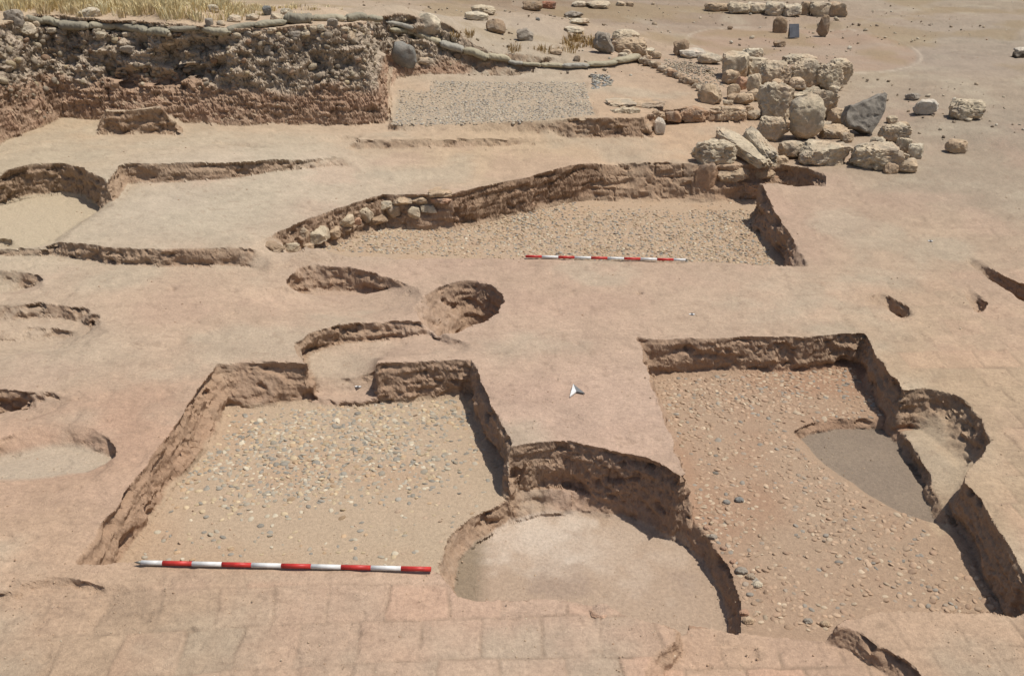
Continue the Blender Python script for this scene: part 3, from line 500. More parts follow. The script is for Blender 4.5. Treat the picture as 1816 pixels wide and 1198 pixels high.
def stone(x0, y0, x1, y1, label, name='stone', cat='stone', key='lime', dr=.8, yaw=0., pitch=0., roll=0., box=3.2, rough=.13, facets=10, cut=(.66, .94), pits=.05, group=None, embed=.12, face=False, zb=None, hs=1., fwd=.45):
    """a stone whose outline on the photograph spans x0..x1, y0..y1, set down where its foot meets the ground"""
    cx = (x0 + x1) / 2; wpx, hpx = x1 - x0, y1 - y0
    p = hit(cx, y1 - (hpx * .45 if face else 1.0)) if zb is None else Vector((*un(cx, y1 - 1, zb), zb))
    s = pxscale(p); w = wpx / s; al = math.atan2(CAM_H - p.z, math.hypot(p.x, p.y)); dep = w * dr
    hgt = max((hpx / s - dep * math.sin(al) * .8) / math.cos(al), .35 * min(w, dep)) * hs
    dirv = Vector((p.x, p.y, 0)).normalized()
    if face: loc = p + dirv * dep * .10 - Vector((0, 0, hgt * .5)); emb = 0
    else: loc = p + dirv * dep * fwd; emb = embed * hgt; loc.z = p.z - emb
    lvl = 5 if wpx > 48 else 4 if wpx > 15 else 3
    return rock_obj(name, loc, (w * 1.03, dep, hgt + emb), key, math.radians(yaw), math.radians(pitch), math.radians(roll), lvl, None, box, rough, facets, cut, pits, label, cat, group)
def slab(x0, y0, x1, y1, thick, width, label, zb, key='lime', pitch=0., **kw):
    """a long block lying between two plan points seen at x0,y0 and x1,y1"""
    a = Vector((*un(x0, y0, zb + thick), 0)); b = Vector((*un(x1, y1, zb + thick), 0)); d = b - a; c = (a + b) / 2
    return rock_obj('stone_block', (c.x, c.y, zb - .03), (d.length, width, thick), key, math.atan2(d.y, d.x), math.radians(pitch), 0, 5, None, 5., .12, 6, (.78, .97), .05, label, 'stone block')
ORD = ['first', 'second', 'third', 'fourth', 'fifth', 'sixth', 'seventh', 'eighth', 'ninth', 'tenth', 'eleventh', 'twelfth', 'thirteenth', 'fourteenth', 'fifteenth', 'sixteenth', 'seventeenth', 'eighteenth', 'nineteenth', 'twentieth',
       'twenty-first', 'twenty-second', 'twenty-third', 'twenty-fourth', 'twenty-fifth', 'twenty-sixth', 'twenty-seventh', 'twenty-eighth', 'twenty-ninth', 'thirtieth']
# ruined stone wall on the right
B = dict(name='stone_block', cat='stone block', box=5., facets=11, cut=(.68, .96), rough=.13, pits=.06)
stone(1225, 243, 1306, 296, 'large rounded limestone block at the left corner of the ruined stone wall above the room', **{**B, 'box': 4.}, dr=.7, yaw=4)
slab(1272, 226, 1368, 276, .22, .34, 'long leaning limestone slab running diagonally behind the rounded corner block', .17, pitch=4)
slab(1322, 220, 1376, 264, .30, .26, 'pitted limestone slab lying parallel beside the longer diagonal slab', .18, 'lime', pitch=3)
stone(1340, 206, 1396, 252, 'smooth pale limestone block left of the tall rounded boulder', key='lime', dr=.6, yaw=-20, **B)
stone(1395, 168, 1459, 252, 'tall rounded limestone boulder standing upright on the ruined wall', name='boulder', cat='boulder', key='lime', dr=.8, box=2.8, facets=5, cut=(.8, .96), rough=.1, pits=.03, pitch=-6, embed=.02)
stone(1378, 246, 1422, 284, 'knobbly limestone block below the foot of the tall rounded boulder', dr=.9, **B)
stone(1414, 247, 1506, 296, 'flat limestone slab in the front course, left of the joint below the dark stone', dr=.75, yaw=-4, **{**B, 'box': 7.})
stone(1502, 247, 1600, 304, 'flat limestone slab in the front course, directly right of the joint below the dark stone', dr=.75, yaw=-3, **{**B, 'box': 7.})
stone(1556, 217, 1610, 256, 'rough limestone block behind the right end of the front course', dr=.7, **B)
stone(1586, 243, 1614, 274, 'small upright limestone block at the right end of the front course', dr=.7, **B)
stone(1608, 253, 1636, 283, 'small pale block standing just right of the ruined wall', dr=.8, key='pale', **B)
stone(1584, 279, 1624, 309, 'crumbling limestone lump at the lower right corner of the ruined wall', dr=.9, key='tan')
stone(1452, 218, 1502, 248, 'low bedding stone between the boulder and the dark half-moon stone', dr=.9, embed=.4, key='tan', **B)
stone(1468, 191, 1510, 224, 'brown limestone block behind the dark half-moon stone', dr=.8, key='tan', **B)
stone(1338, 146, 1402, 216, 'squared limestone block with a shaded left end behind the tall rounded boulder', dr=.7, **B)
stone(1396, 153, 1484, 216, 'wide weathered block in the rear course right behind the tall rounded boulder', dr=.5, **B)
stone(1344, 106, 1400, 158, 'left weathered block of the three topping the back of the ruined stone wall', dr=.8, **B)
stone(1392, 104, 1450, 160, 'middle weathered block of the three topping the back of the ruined stone wall', dr=.7, yaw=5, **B)
stone(1440, 110, 1492, 162, 'right weathered block of the three topping the back of the ruined stone wall', dr=.8, yaw=-6, **B)
stone(1278, 92, 1326, 142, 'rugged limestone block at the far left corner of the ruined stone wall', dr=.9, **B)
stone(1312, 84, 1352, 112, 'small block behind the rugged far left corner block', dr=.8, key='pale', **B)
stone(1318, 100, 1366, 138, 'rounded limestone block beside the rugged far left corner block', dr=.9, **B)
stone(1388, 96, 1446, 116, 'low limestone block lying behind the topping blocks', dr=.7, key='lime', **B)
stone(1459, 104, 1508, 152, 'squared tall block with a brown side at the far right of the ruined wall', dr=.7, key='lime', yaw=12, **B)
stone(1322, 131, 1348, 168, 'narrow upright stone left of the squared block with the shaded end', dr=.8, **B)
stone(1303, 136, 1325, 161, 'pinkish round stone in the rubble left of the ruined wall', key='pink', box=2.4)
stone(1287, 149, 1311, 180, 'brownish rubble stone in front of the pinkish round stone', key='tan')
stone(1302, 163, 1336, 188, 'low rubble stone nearest the dark gap beside the squared block', key='tan')
stone(1236, 146, 1280, 186, 'boulder of crumbly limestone at the end of the little kerb row', key='tan', box=2.8, name='boulder', cat='boulder')
stone(1478, 150, 1490, 163, 'fist-sized stone at the right foot of the topping blocks')
RB = [(1300, 176), (1318, 150), (1338, 172), (1352, 160), (1376, 152), (1402, 150), (1392, 222), (1336, 206), (1326, 196), (1460, 226), (1486, 214), (1478, 160), (1500, 246), (1556, 256), (1600, 284), (1614, 290), (1578, 300), (1412, 152), (1436, 152), (1366, 142), (1296, 140), (1290, 186), (1382, 290), (1516, 222), (1544, 214), (1580, 214), (1600, 226), (1486, 118)]
for i, (x, y) in enumerate(RB):
    r = random.uniform(9, 16); stone(x - r, y - r * 1.0, x + r, y + r * .7, ORD[i] + ' small rubble stone from the back among those wedged between the wall blocks' if i < 1 else 'small %s rubble stone wedged among the blocks of the ruined wall' % ('pale' if i % 2 else 'brownish'), key='lime' if i % 2 else 'tan', group='rubble wedged in the ruined wall', dr=.9)
# the block pier and rubble in the back wall of the middle room
stone(1226, 281, 1271, 354, 'earthy stone pier jutting from the back wall of the middle room', key='mud', dr=.8, zb=-.4, fwd=.12, **B)
stone(1268, 316, 1300, 354, 'low earthy stone right of the jutting pier', key='mud', dr=.8, zb=-.4, fwd=.12, **B)
stone(1296, 312, 1358, 353, 'broad earthy block low in the back wall of the middle room', key='mud', dr=.7, zb=-.4, fwd=.12, **B)
stone(1268, 286, 1328, 322, 'rough stone bulging out above the low earthy blocks', key='tan', dr=.9, zb=-.12, fwd=.15)
stone(1322, 284, 1372, 316, 'rough stone bulging out just left of the shaded recess', key='tan', dr=.9, zb=-.1, fwd=.15)
stone(1362, 300, 1400, 348, 'tan block at the left edge of the shaded recess', key='mud', dr=.7, zb=-.4, fwd=.12, **B)
# kerb in front of the far pebbled room
for i, (a, b, c, d, ds) in enumerate([(1079, 188, 1134, 214, 'leftmost kerb block, overhanging the dark cut'), (1131, 192, 1180, 214, 'kerb block above the white plaster lump'), (1178, 197, 1208, 215, 'short brownish kerb block'), (1204, 188, 1259, 215, 'long smooth kerb block in the middle of the row'), (1256, 187, 1322, 213, 'rightmost kerb block with a cracked face')]):
    stone(a, b, c, d, ds + ' before the far room', dr=.55, key=('lime', 'tan', 'mud', 'mud', 'tan')[i], zb=(.44, .38, .33, .32, .32)[i], group='kerb blocks before the far room', embed=.3, **B)
stone(1157, 209, 1179, 241, 'white plaster lump at the end of the dark cut below the kerb', name='plaster_lump', cat='plaster lump', key='white', dr=.6)
stone(1074, 172, 1128, 191, 'cracked flat plaster crust above the leftmost kerb block', name='plaster_crust', cat='plaster crust', key='lime', dr=1.1, hs=.4, **{k: v for k, v in B.items() if k not in ('name', 'cat')})
stone(1112, 176, 1182, 193, 'longer flat plaster crust behind the kerb above the white lump', name='plaster_crust', cat='plaster crust', key='tan', dr=.8, hs=.4, **{k: v for k, v in B.items() if k not in ('name', 'cat')})
for i in range(16):
    u = i / 15; x = 1134 + 108 * u + random.uniform(-2, 2); y = 106 + 50 * u ** 1.1 + random.uniform(-1.5, 1.5); r = random.uniform(6, 10)
    stone(x - r, y - r * .8, x + r, y + r * .75, ORD[i] + ' small stone from the sandbag end in the curved kerb row', key=random.choice(['tan', 'lime', 'mud', 'soil']), group='small stones in the curved kerb row')
# boulders and blocks beyond
stone(1050, 57, 1088, 97, 'grey hollowed boulder left of the pale boulders past the sandbags', name='boulder', cat='boulder', key='grey', rough=.22, pits=.06)
stone(1084, 52, 1134, 80, 'upper pale boulder behind the grey hollowed boulder', name='boulder', cat='boulder', key='lime')
stone(1082, 66, 1146, 101, 'lower orange-tinted boulder beside the grey hollowed boulder', name='boulder', cat='boulder', key='tan', dr=.6)
for i, (x, y) in enumerate([(1112, 96), (1126, 92), (1140, 98), (1152, 94), (1164, 100), (1120, 104), (1146, 106), (1104, 101)]):
    stone(x - 9, y - 8, x + 9, y + 6, ORD[i] + ' cobble in the rubble spill at the foot of the orange-tinted boulder', key='pale' if i % 2 else 'tan', group='rubble spill below the boulders')
stone(1193, 71, 1221, 100, 'dark-sided upright block alone left of the ruined wall', key='soil', dr=.7, **B)
stone(1203, 86, 1250, 105, 'flat white stone in front of the dark-sided upright block', key='white', dr=.8)
stone(1236, 93, 1280, 116, 'flat cream stone between the white flat stone and the ruined wall', key='pale', dr=.9)
stone(728, 23, 784, 64, 'big pale boulder above the sandbag line on the slope', name='boulder', cat='boulder', key='pale', dr=.6, box=2.8, yaw=-25, pits=.01, rough=.1)
stone(835, 9, 879, 29, 'upper flat pale slab of the pair on the far slope', key='lime', dr=.9, **B)
stone(824, 21, 867, 38, 'lower flat pale slab of the pair on the far slope', key='pale', dr=.9, **B)
stone(862, 34, 897, 61, 'angular brownish stone just right of the paired slabs', key='soil', box=3, facets=9, cut=(.55, .9))
stone(916, 50, 946, 74, 'blue-grey angular stone alone on the far slope', key='grey', box=3, facets=9, cut=(.55, .9))
stone(926, 2, 962, 21, 'pale block at the top edge above the blue-grey stone', key='soil', **B)
stone(955, 2, 986, 17, 'brown block at the top edge next to the pale one', key='red', **B)
stone(742, 101, 773, 118, 'pale oval boulder on the terrace beside the dark blue-grey boulder', name='boulder', cat='boulder', key='pale', box=2.3, pits=.01, rough=.08)
stone(692, 72, 740, 130, 'dark blue-grey boulder leaning at the right end of the tall bank', name='boulder', cat='boulder', key='blue', box=2.4, roll=18, pitch=14, rough=.12, pits=.02, dr=.7)
for a in [(976, 87, 997, 99, 'tan stone on the slope above the middle of the sandbag line', 'tan'), (1017, 99, 1029, 111, 'dark pebble-sized stone just above the sandbags near the grey boulder', 'soil'), (803, 94, 819, 107, 'round stone under the sandbags beside the oval boulder', 'soil'), (1000, 20, 1034, 33, 'flat grey outcrop stone, uppermost of the three near the track', 'grey'), (1008, 32, 1046, 46, 'flat white outcrop stone, middle of the three near the track', 'pale'), (1000, 50, 1036, 60, 'flat pale outcrop stone, lowest of the three near the track', 'pale'),
          (1014, 3, 1040, 14, 'pale block at the top edge above the outcrop stones', 'pale'), (1038, 3, 1082, 17, 'wide grey block at the top edge beside the pale block', 'lime'), (1092, 3, 1108, 12, 'small block at the top edge, left of a cobble', 'lime'), (1110, 4, 1124, 13, 'cobble at the top edge, right of a small block', 'tan'),
          (1606, 165, 1632, 180, 'grey stone behind the white lump right of the ruined wall', 'grey'), (1619, 174, 1661, 206, 'white limestone lump lying right of the dark half-moon stone', 'white'), (1675, 245, 1713, 274, 'crumbling brown lump alone on the bare ground at the right', 'tan')]:
    stone(*a[:4], a[4], key=a[5])
stone(1682, 174, 1740, 215, 'squared limestone block alone on the bare ground far right', key='lime', dr=.8, yaw=-8, **B)
for i, (a, b, c, d, k, ds) in enumerate([(1249, 4, 1295, 22, 'tan', 'flat dark-sided block at the left end'), (1289, 4, 1328, 27, 'lime', 'large block second from the left end'), (1323, 4, 1360, 26, 'pale', 'sloping pale block'), (1355, 3, 1394, 30, 'pale', 'big rounded pale block'), (1388, 7, 1420, 32, 'pale', 'rounded boulder nearest the left standing stone'), (1416, 3, 1439, 28, 'tan', 'narrow tan block'), (1434, 3, 1470, 31, 'lime', 'broad weathered block'), (1468, 4, 1501, 32, 'tan', 'squared block at the right end')]):
    stone(a, b, c, d, ds + ' of the row at the top edge', key=k, group='row of blocks along the track', name='stone_block', cat='stone block', box=3.8)
stone(1369, 31, 1395, 60, 'left standing stone on the round reddish patch, with a flat lower face', name='standing_stone', cat='standing stone', key='soil', dr=.5, box=3.2, facets=3)
stone(1447, 28, 1469, 67, 'taller pointed standing stone right of the dark panel', name='standing_stone', cat='standing stone', key='soil', dr=.6, box=2.6, facets=4, embed=.05)
stone(1371, 72, 1393, 85, 'small loose stone on the round reddish patch', key='soil')
stone(1290, 47, 1300, 54, 'small brown stone left of the round reddish patch', key='soil')
stone(1794, 90, 1822, 104, 'dark stone at the right edge with a pale cap', key='dark', **B)
stone(1798, 84, 1818, 94, 'pale stone lying on the dark stone at the right edge', key='white', zb=h1(*un(1806, 103, .45)) + .12)
stone(1045, 1073, 1082, 1096, 'flat stone chip bedded in the foreground wall top', key='pink', hs=.35, dr=1., embed=.5)
stone(950, 32, 958, 38, 'pale blue scrap of litter on the far slope', name='litter', cat='litter', key='blue')
# tumbled stones along the curved edge of the middle room
zed = [-.12, -.16, -.1, -.2, -.2, -.24, -.2, -.26, -.2, -.3, -.2, -.1, -.26, -.06, -.3, -.06, -.28, .04, -.1]
for i, (a, b, c, d) in enumerate([(461, 424, 505, 452), (502, 426, 531, 452), (530, 399, 548, 428), (536, 429, 556, 445), (541, 395, 585, 438), (575, 399, 604, 426), (597, 377, 629, 407), (609, 402, 624, 412), (623, 383, 641, 401), (631, 362, 663, 398), (643, 376, 687, 400), (662, 350, 698, 376), (684, 359, 710, 388), (696, 345, 731, 366), (723, 362, 746, 388), (730, 344, 760, 364), (745, 358, 776, 379), (760, 334, 802, 349), (764, 345, 801, 362)]):
    stone(a, b, c, d, ORD[i] + ' stone from the left along the curved edge of the middle room', key=('soil', 'lime', 'tan', 'tan', 'lime', 'tan', 'lime', 'tan', 'pink', 'lime')[i % 10], group='tumbled stones along the curved edge', facets=10, cut=(.55, .92), rough=.12, dr=.9, face=True)
# stones weathering out along the top of the bank
TOPS = [(14, 17, 46, 50), (24, 36, 62, 64), (57, 37, 72, 49), (84, 48, 101, 59), (100, 48, 121, 63), (142, 13, 182, 38), (148, 29, 165, 43), (170, 54, 190, 68), (214, 78, 241, 96), (217, 55, 233, 66), (289, 66, 314, 81), (344, 54, 370, 70), (364, 33, 379, 48), (370, 9, 388, 24), (385, 37, 400, 47), (404, 27, 429, 41), (432, 53, 449, 66), (438, 24, 461, 38), (448, 54, 464, 64), (466, 11, 483, 29), (468, 78, 486, 97), (473, 48, 491, 61), (480, 23, 503, 39), (497, 15, 519, 27), (513, 53, 534, 70), (534, 52, 551, 66), (549, 45, 563, 58), (561, 42, 578, 55), (581, 33, 600, 51), (601, 45, 619, 57), (607, 53, 631, 73)]
for i, (a, b, c, d) in enumerate(TOPS):
    n = ORD[i] if i < 30 else 'rightmost'
    stone(a, b, c, d, n + ' large stone from the left among those set along the top of the tall bank', key=('grey', 'pale', 'lime', 'pale')[i % 4] if i != 19 else 'blue', group='large stones along the top of the tall bank', face=d > 52, dr=.9)
# half-moon of dark stone, tilted on the wall
def prism_rock(name, poly, thick, mat, key, disp=.012):
    b = bmesh.new(); vs = [b.verts.new((x, -thick / 2, z)) for x, z in poly]; f = b.faces.new(vs)
    r = bmesh.ops.extrude_face_region(b, geom=[f]); bmesh.ops.translate(b, verts=[v for v in r['geom'] if isinstance(v, bmesh.types.BMVert)], vec=(0, thick, 0))
    bmesh.ops.recalc_face_normals(b, faces=b.faces)
    bmesh.ops.bevel(b, geom=[e for e in b.edges], offset=thick * .1, segments=2, affect='EDGES', profile=.6)
    bmesh.ops.triangulate(b, faces=b.faces)
    for k in range(4):
        bmesh.ops.subdivide_edges(b, edges=[e for e in b.edges if e.calc_length() > .03], cuts=1); bmesh.ops.triangulate(b, faces=b.faces)
    b.normal_update(); p = np.array([v.co[:] for v in b.verts]); n = np.array([v.normal[:] for v in b.verts]); T = np.array([[v.index for v in q.verts] for q in b.faces]); b.free()
    d = fbm(p[:, 0] * 7, p[:, 1] * 7, p[:, 2] * 7, 4, 81) * disp * 1.6 - disp * 1.6 * sstep(.3, .8, noise3(p[:, 0] * 16, p[:, 1] * 16, p[:, 2] * 16, 83))
    p = p + n * d[:, None]; return link(name, np_mesh(name, p, T, rock_col(p, key, 3), sharp=35), mat)
gp = hit(1540, 243); sc_ = 1 / pxscale(gp)
gpoly = [((x - 1340) / 4.127 * sc_, (775 - z) / 4.127 * sc_ * 1.02) for x, z in [(1150, 620), (1185, 555), (1235, 560), (1350, 520), (1455, 478), (1474, 500), (1455, 570), (1435, 640), (1395, 710), (1345, 775), (1290, 750), (1235, 720), (1165, 715), (1148, 670)]]
o = prism_rock('grindstone', gpoly, .26, M_BASALT, 'basalt'); o.location = gp + Vector((.03, .12, -.0)); o.rotation_euler = (math.radians(-20), 0, math.radians(10))
tag(o, 'dark grey half-moon basalt stone tilted on the front course of the ruined wall', 'grindstone')

# ------------------------------------------------------------------ sandbags
def sandbag(x0, y0, x1, y1, th, i):
    a = hit(x0, y0 + th * .5); b = hit(x1, y1 + th * .5)
    if (b - a).length > 2.2 * abs(x1 - x0) / pxscale(a): b = Vector((*un(x1, y1 + th * .35, a.z), a.z))
    d = b - a; L = d.length * 1.04; ax = d.normalized(); side = ax.cross(Vector((0, 0, 1))).normalized(); up = side.cross(ax); w = th / pxscale(a) * 1.75; hgt = w * .60
    nl, nr = 44, 26; tt = np.linspace(-1, 1, nl); ang_ = np.linspace(0, 2 * np.pi, nr, endpoint=False); g = np.random.default_rng(500 + i); o3 = g.uniform(0, 40)
    prof = (1 - np.abs(tt) ** 7 * .55) * (1 - .5 * np.exp(-((np.abs(tt) - .90) / .035) ** 2)); prof[0] = prof[-1] = .25
    T_, A2 = np.meshgrid(tt, ang_, indexing='ij'); pr = prof[:, None] * np.ones_like(A2)
    wr = 1 + .10 * fbm(T_ * 3 + o3, np.cos(A2) * 1.3, np.sin(A2) * 1.3, 3, 5) + .045 * fbm(T_ * 13 + o3, np.cos(A2) * 2, np.sin(A2) * 2, 2, 8) * (1 + 2 * np.abs(T_) ** 3)
    c_, s_ = np.cos(A2), np.sin(A2); cw = np.sign(c_) * np.abs(c_) ** .8; sw = np.sign(s_) * np.abs(s_) ** .8
    sag = .03 * np.sin(T_ * 4 + o3) * w * 3; bend = .12 * w * np.sin(T_ * 2.2 + o3)
    lx = T_ * L / 2; ly = cw * w / 2 * pr * wr * (1 + .25 * np.abs(T_) ** 6) + bend; lz = sw * hgt / 2 * pr * wr * (1 - .25 * np.abs(T_) ** 6) + hgt * .5 + sag * .3
    V = np.stack([lx, ly, lz], -1).reshape(-1, 3); ii = np.arange(nl * nr).reshape(nl, nr)
    q = np.stack([ii[:-1], np.roll(ii, -1, 1)[:-1], np.roll(ii, -1, 1)[1:], ii[1:]], -1).reshape(-1, 4)
    V = np.concatenate([V, [[-L / 2, bend[0, 0], hgt * .5], [L / 2, bend[-1, 0], hgt * .5]]]); n0 = nl * nr
    tri = np.concatenate([np.stack([q[:, 0], q[:, 2], q[:, 1]], 1), np.stack([q[:, 0], q[:, 3], q[:, 2]], 1), [[n0, ii[0, k], ii[0, (k + 1) % nr]] for k in range(nr)], [[n0 + 1, ii[-1, (k + 1) % nr], ii[-1, k]] for k in range(nr)]])
    c0 = np.array(lin(*[(168, 160, 140), (176, 168, 146), (160, 152, 134), (186, 176, 152)][i % 4])) / KEY if i < 14 else np.array(lin(*[(186, 176, 150), (196, 184, 156), (184, 178, 164)][i % 3])) / KEY
    colr = c0 * (1 + .10 * fbm(V[:, 0] * 4 + o3, V[:, 1] * 8, V[:, 2] * 8, 3, 15))[:, None]
    me = np_mesh('sandbag', V, tri, colr); o = link('sandbag', me, M_CLOTH)
    m = Matrix((ax, -side, up)).transposed() if False else Matrix(((ax.x, -side.x, up.x), (ax.y, -side.y, up.y), (ax.z, -side.z, up.z)))
    o.matrix_world = Matrix.Translation((a + b) / 2 - Vector((0, 0, hgt * (.02 if i < 14 else -.22)))) @ m.to_4x4(); return o
BAGS = [(46, 32, 76, 38, 11), (72, 34, 108, 41, 13), (108, 43, 157, 49, 14), (156, 46, 212, 46, 12), (210, 44, 264, 56, 13), (262, 56, 304, 57, 13), (300, 52, 360, 50, 9), (360, 52, 410, 58, 12), (402, 54, 456, 42, 11), (454, 45, 506, 38, 11), (504, 33, 556, 33, 17), (554, 31, 613, 34, 12), (612, 32, 653, 32, 13), (650, 32, 678, 36, 10), (684, 41, 734, 52, 8),
        (690, 54, 733, 60, 9), (731, 61, 782, 78, 10), (779, 78, 822, 93, 12), (820, 91, 866, 105, 12), (862, 101, 904, 109, 11), (899, 111, 928, 115, 7), (925, 114, 960, 117, 6), (958, 116, 1000, 119, 7), (997, 118, 1044, 119, 8), (1041, 117, 1093, 113, 8), (1088, 112, 1132, 103, 10)]
for i, b_ in enumerate(BAGS):
    tag(sandbag(*b_, i), ORD[i] + ' sandbag from the left in the line along the top of the bank', 'sandbag', 'sandbags lining the top of the bank')

# ------------------------------------------------------------------ striped ranging rods, north arrow, survey markers, panel
M_RED = flat_mat('red_paint', (.58, .045, .035), .45, dirt=.2, scale=22.); M_WHITE = flat_mat('white_paint', (.76, .75, .72), .5, dirt=.16, scale=18.); M_STEEL = flat_mat('dull_steel', (.22, .21, .18), .5, .6)
M_GREY = flat_mat('grey_paint', (.18, .18, .175), .5); M_PANEL = flat_mat('weathered_panel', (.13, .135, .15), .5, dirt=.2, scale=9.); M_BLACK = flat_mat('black_paint', (.03, .03, .03), .5)
def cyl(r0, r1, L, n=20, bev=0.):
    b = bmesh.new(); bmesh.ops.create_cone(b, cap_ends=True, segments=n, radius1=r0, radius2=max(r1, .0008), depth=L); bmesh.ops.rotate(b, matrix=Matrix.Rotation(math.pi / 2, 3, 'Y'), verts=b.verts)
    return b
def bm_obj(name, b, mat, parent=None, smooth=False):
    me = bpy.data.meshes.new(name); b.to_mesh(me); b.free(); me.polygons.foreach_set('use_smooth', np.full(len(me.polygons), smooth)); return link(name, me, mat, parent)
def rod(x0, y0, x1, y1, n, first, tip_first, label, r=.0165):
    za = .010 + r; a = Vector((*un(x0, y0, za), za)); b = Vector((*un(x1, y1, za), za)); d = b - a; L = d.length; tipL = .05
    root = empty('ranging_rod', a - Vector((0, 0, r))); root.rotation_euler = (0, 0, math.atan2(d.y, d.x)); tag(root, label, 'ranging rod', 'striped ranging rods on the wall tops')
    pos = tipL if tip_first else 0; tot = L - tipL; bl = tot / (n - .28); lens = [bl] * n; lens[0 if tip_first else -1] = bl * .72
    for k in range(n):
        red = (k % 2 == 0) == (first == 'red'); c = cyl(r, r, lens[k]); bmesh.ops.translate(c, verts=c.verts, vec=(pos + lens[k] / 2, 0, r)); bm_obj('red_band' if red else 'white_band', c, M_RED if red else M_WHITE, root, True); pos += lens[k]
    c = cyl(.0015, r * .95, tipL) if tip_first else cyl(r * .95, .0015, tipL); bmesh.ops.translate(c, verts=c.verts, vec=(tipL / 2 if tip_first else L - tipL / 2, 0, r)); bm_obj('steel_tip', c, M_STEEL, root, True)
rod(238, 996.5, 764.5, 1008.5, 10, 'white', True, 'nearer red and white striped rod lying along the foreground wall edge')
rod(932, 454.5, 1223, 461, 10, 'red', False, 'farther red and white striped rod lying beside the middle pebbled room')
def plate(name, pts, z0, z1, mat, parent):
    b = bmesh.new(); vs = [b.verts.new((x, y, z0)) for x, y in pts]; f = b.faces.new(vs); r = bmesh.ops.extrude_face_region(b, geom=[f]); bmesh.ops.translate(b, verts=[v for v in r['geom'] if isinstance(v, bmesh.types.BMVert)], vec=(0, 0, z1 - z0)); bmesh.ops.recalc_face_normals(b, faces=b.faces)
    return bm_obj(name, b, mat, parent)
zz = .012; cx_, cy_ = un(1021, 693, zz); root = empty('north_arrow', (cx_, cy_, .004)); tag(root, 'flat north arrow, half white and half grey, on the broad wall stub', 'north arrow')
Q = {k: (un(*v, zz)[0] - cx_, un(*v, zz)[1] - cy_) for k, v in dict(t=(1016.5, 681.5), l=(1010.5, 703.5), n=(1022, 695), r=(1037, 698)).items()}
plate('white_half', [Q['t'], Q['l'], Q['n']], .004, .016, M_WHITE, root); plate('grey_half', [Q['t'], Q['n'], Q['r']], .004, .016, M_GREY, root)
for (px, py, z_, lab) in [(1227, 558, 0, 'tiny black and white survey target on the wall top above the right room'), (635, 686, None, 'tiny black and white survey target on the floor of the doorway'), (1650, 428, .02, 'tiny black and white survey target on the bare ground near the right edge')]:
    p = hit(px, py); root = empty('survey_target', p + Vector((0, 0, .006))); root.rotation_euler = (0, 0, .7); tag(root, lab, 'survey target', 'survey targets pinned to the ground')
    e = .024; plate('white_card', [(-e, -e), (e, -e), (e, e), (-e, e)], 0, .003, M_WHITE, root); plate('black_quadrant', [(-e, -e), (0, -e), (0, 0), (-e, 0)], .003, .0045, M_BLACK, root); plate('black_quadrant', [(0, 0), (e, 0), (e, e), (0, e)], .003, .0045, M_BLACK, root)
pp = hit(1407, 68); s1 = pxscale(pp); root = empty('information_panel', pp); root.rotation_euler = (0, 0, math.radians(8)); tag(root, 'dark grey leaning panel between the two standing stones', 'panel')
def box(sx, sy, sz, loc, rx=0):
    b = bmesh.new(); bmesh.ops.create_cube(b, size=1); bmesh.ops.scale(b, verts=b.verts, vec=(sx, sy, sz)); bmesh.ops.bevel(b, geom=list(b.edges), offset=min(sx, sy, sz) * .2, segments=2, affect='EDGES'); bmesh.ops.rotate(b, verts=b.verts, matrix=Matrix.Rotation(rx, 3, 'X')); bmesh.ops.translate(b, verts=b.verts, vec=loc); return b
bm_obj('panel_board', box(18 / s1, .03, 24 / s1, (0, 0, 12.5 / s1), math.radians(-20)), M_PANEL, root); 
for sx in (-1, 1): bm_obj('leg', box(.03, .03, 18 / s1, (sx * 6 / s1, .12, 9 / s1 - .01)), M_STEEL, root)

# ------------------------------------------------------------------ cobbles, stones in the bank, loose crumbs
def scatter(name, pos, size, cols, mat, level=1, flat_=(.3, .55), sink=(.1, .55), jit=.18, seed=3, nrm=None, elong=(.55, .95)):
    """many small stones as one mesh"""
    g = np.random.default_rng(seed); v, f = ico(level); n = len(pos); nb = len(v)
    ax = np.stack([np.ones(n), g.uniform(*elong, n), g.uniform(*flat_, n)], 1) * (size / 2)[:, None]
    V = v[None] * (1 + jit * g.normal(size=(n, nb, 1)) * (1 if level == 1 else .35)); s = (np.abs(V) ** 2.6).sum(2, keepdims=True) ** (-1 / 2.6); V = V * (.5 + .5 * s) * ax[:, None, :]
    yaw = g.uniform(0, 2 * np.pi, n); tl = g.normal(0, .22, (n, 2)); c, s_ = np.cos(yaw), np.sin(yaw)
    z = V[..., 2] + V[..., 0] * tl[:, :1] + V[..., 1] * tl[:, 1:]; x = V[..., 0] * c[:, None] - V[..., 1] * s_[:, None]; y = V[..., 0] * s_[:, None] + V[..., 1] * c[:, None]
    V = np.stack([x, y, z], -1) + pos[:, None, :]; off = ax[:, 2] * (1 - 2 * g.uniform(*sink, n))
    if nrm is None: V[..., 2] += off[:, None]
    else: V += (nrm * (size * .12)[:, None])[:, None, :]
    T = (f[None] + (np.arange(n) * nb)[:, None, None]).reshape(-1, 3); C = np.repeat(cols, nb, 0)
    return tag(link(name, np_mesh(name, V.reshape(-1, 3), T, C), mat), kind='stuff')
def pal_cols(n, keys, probs, g, var=.10):
    base = np.array([np.array(lin(*k)) / KEY for k in keys]); i = g.choice(len(keys), n, p=probs); return base[i] * (1 + g.normal(0, var, (n, 1)))
def ground_z(x, y):
    return height(x, y) + .007 * fbm(x * 1.7, y * 1.7, 0, 3, 61) * .6
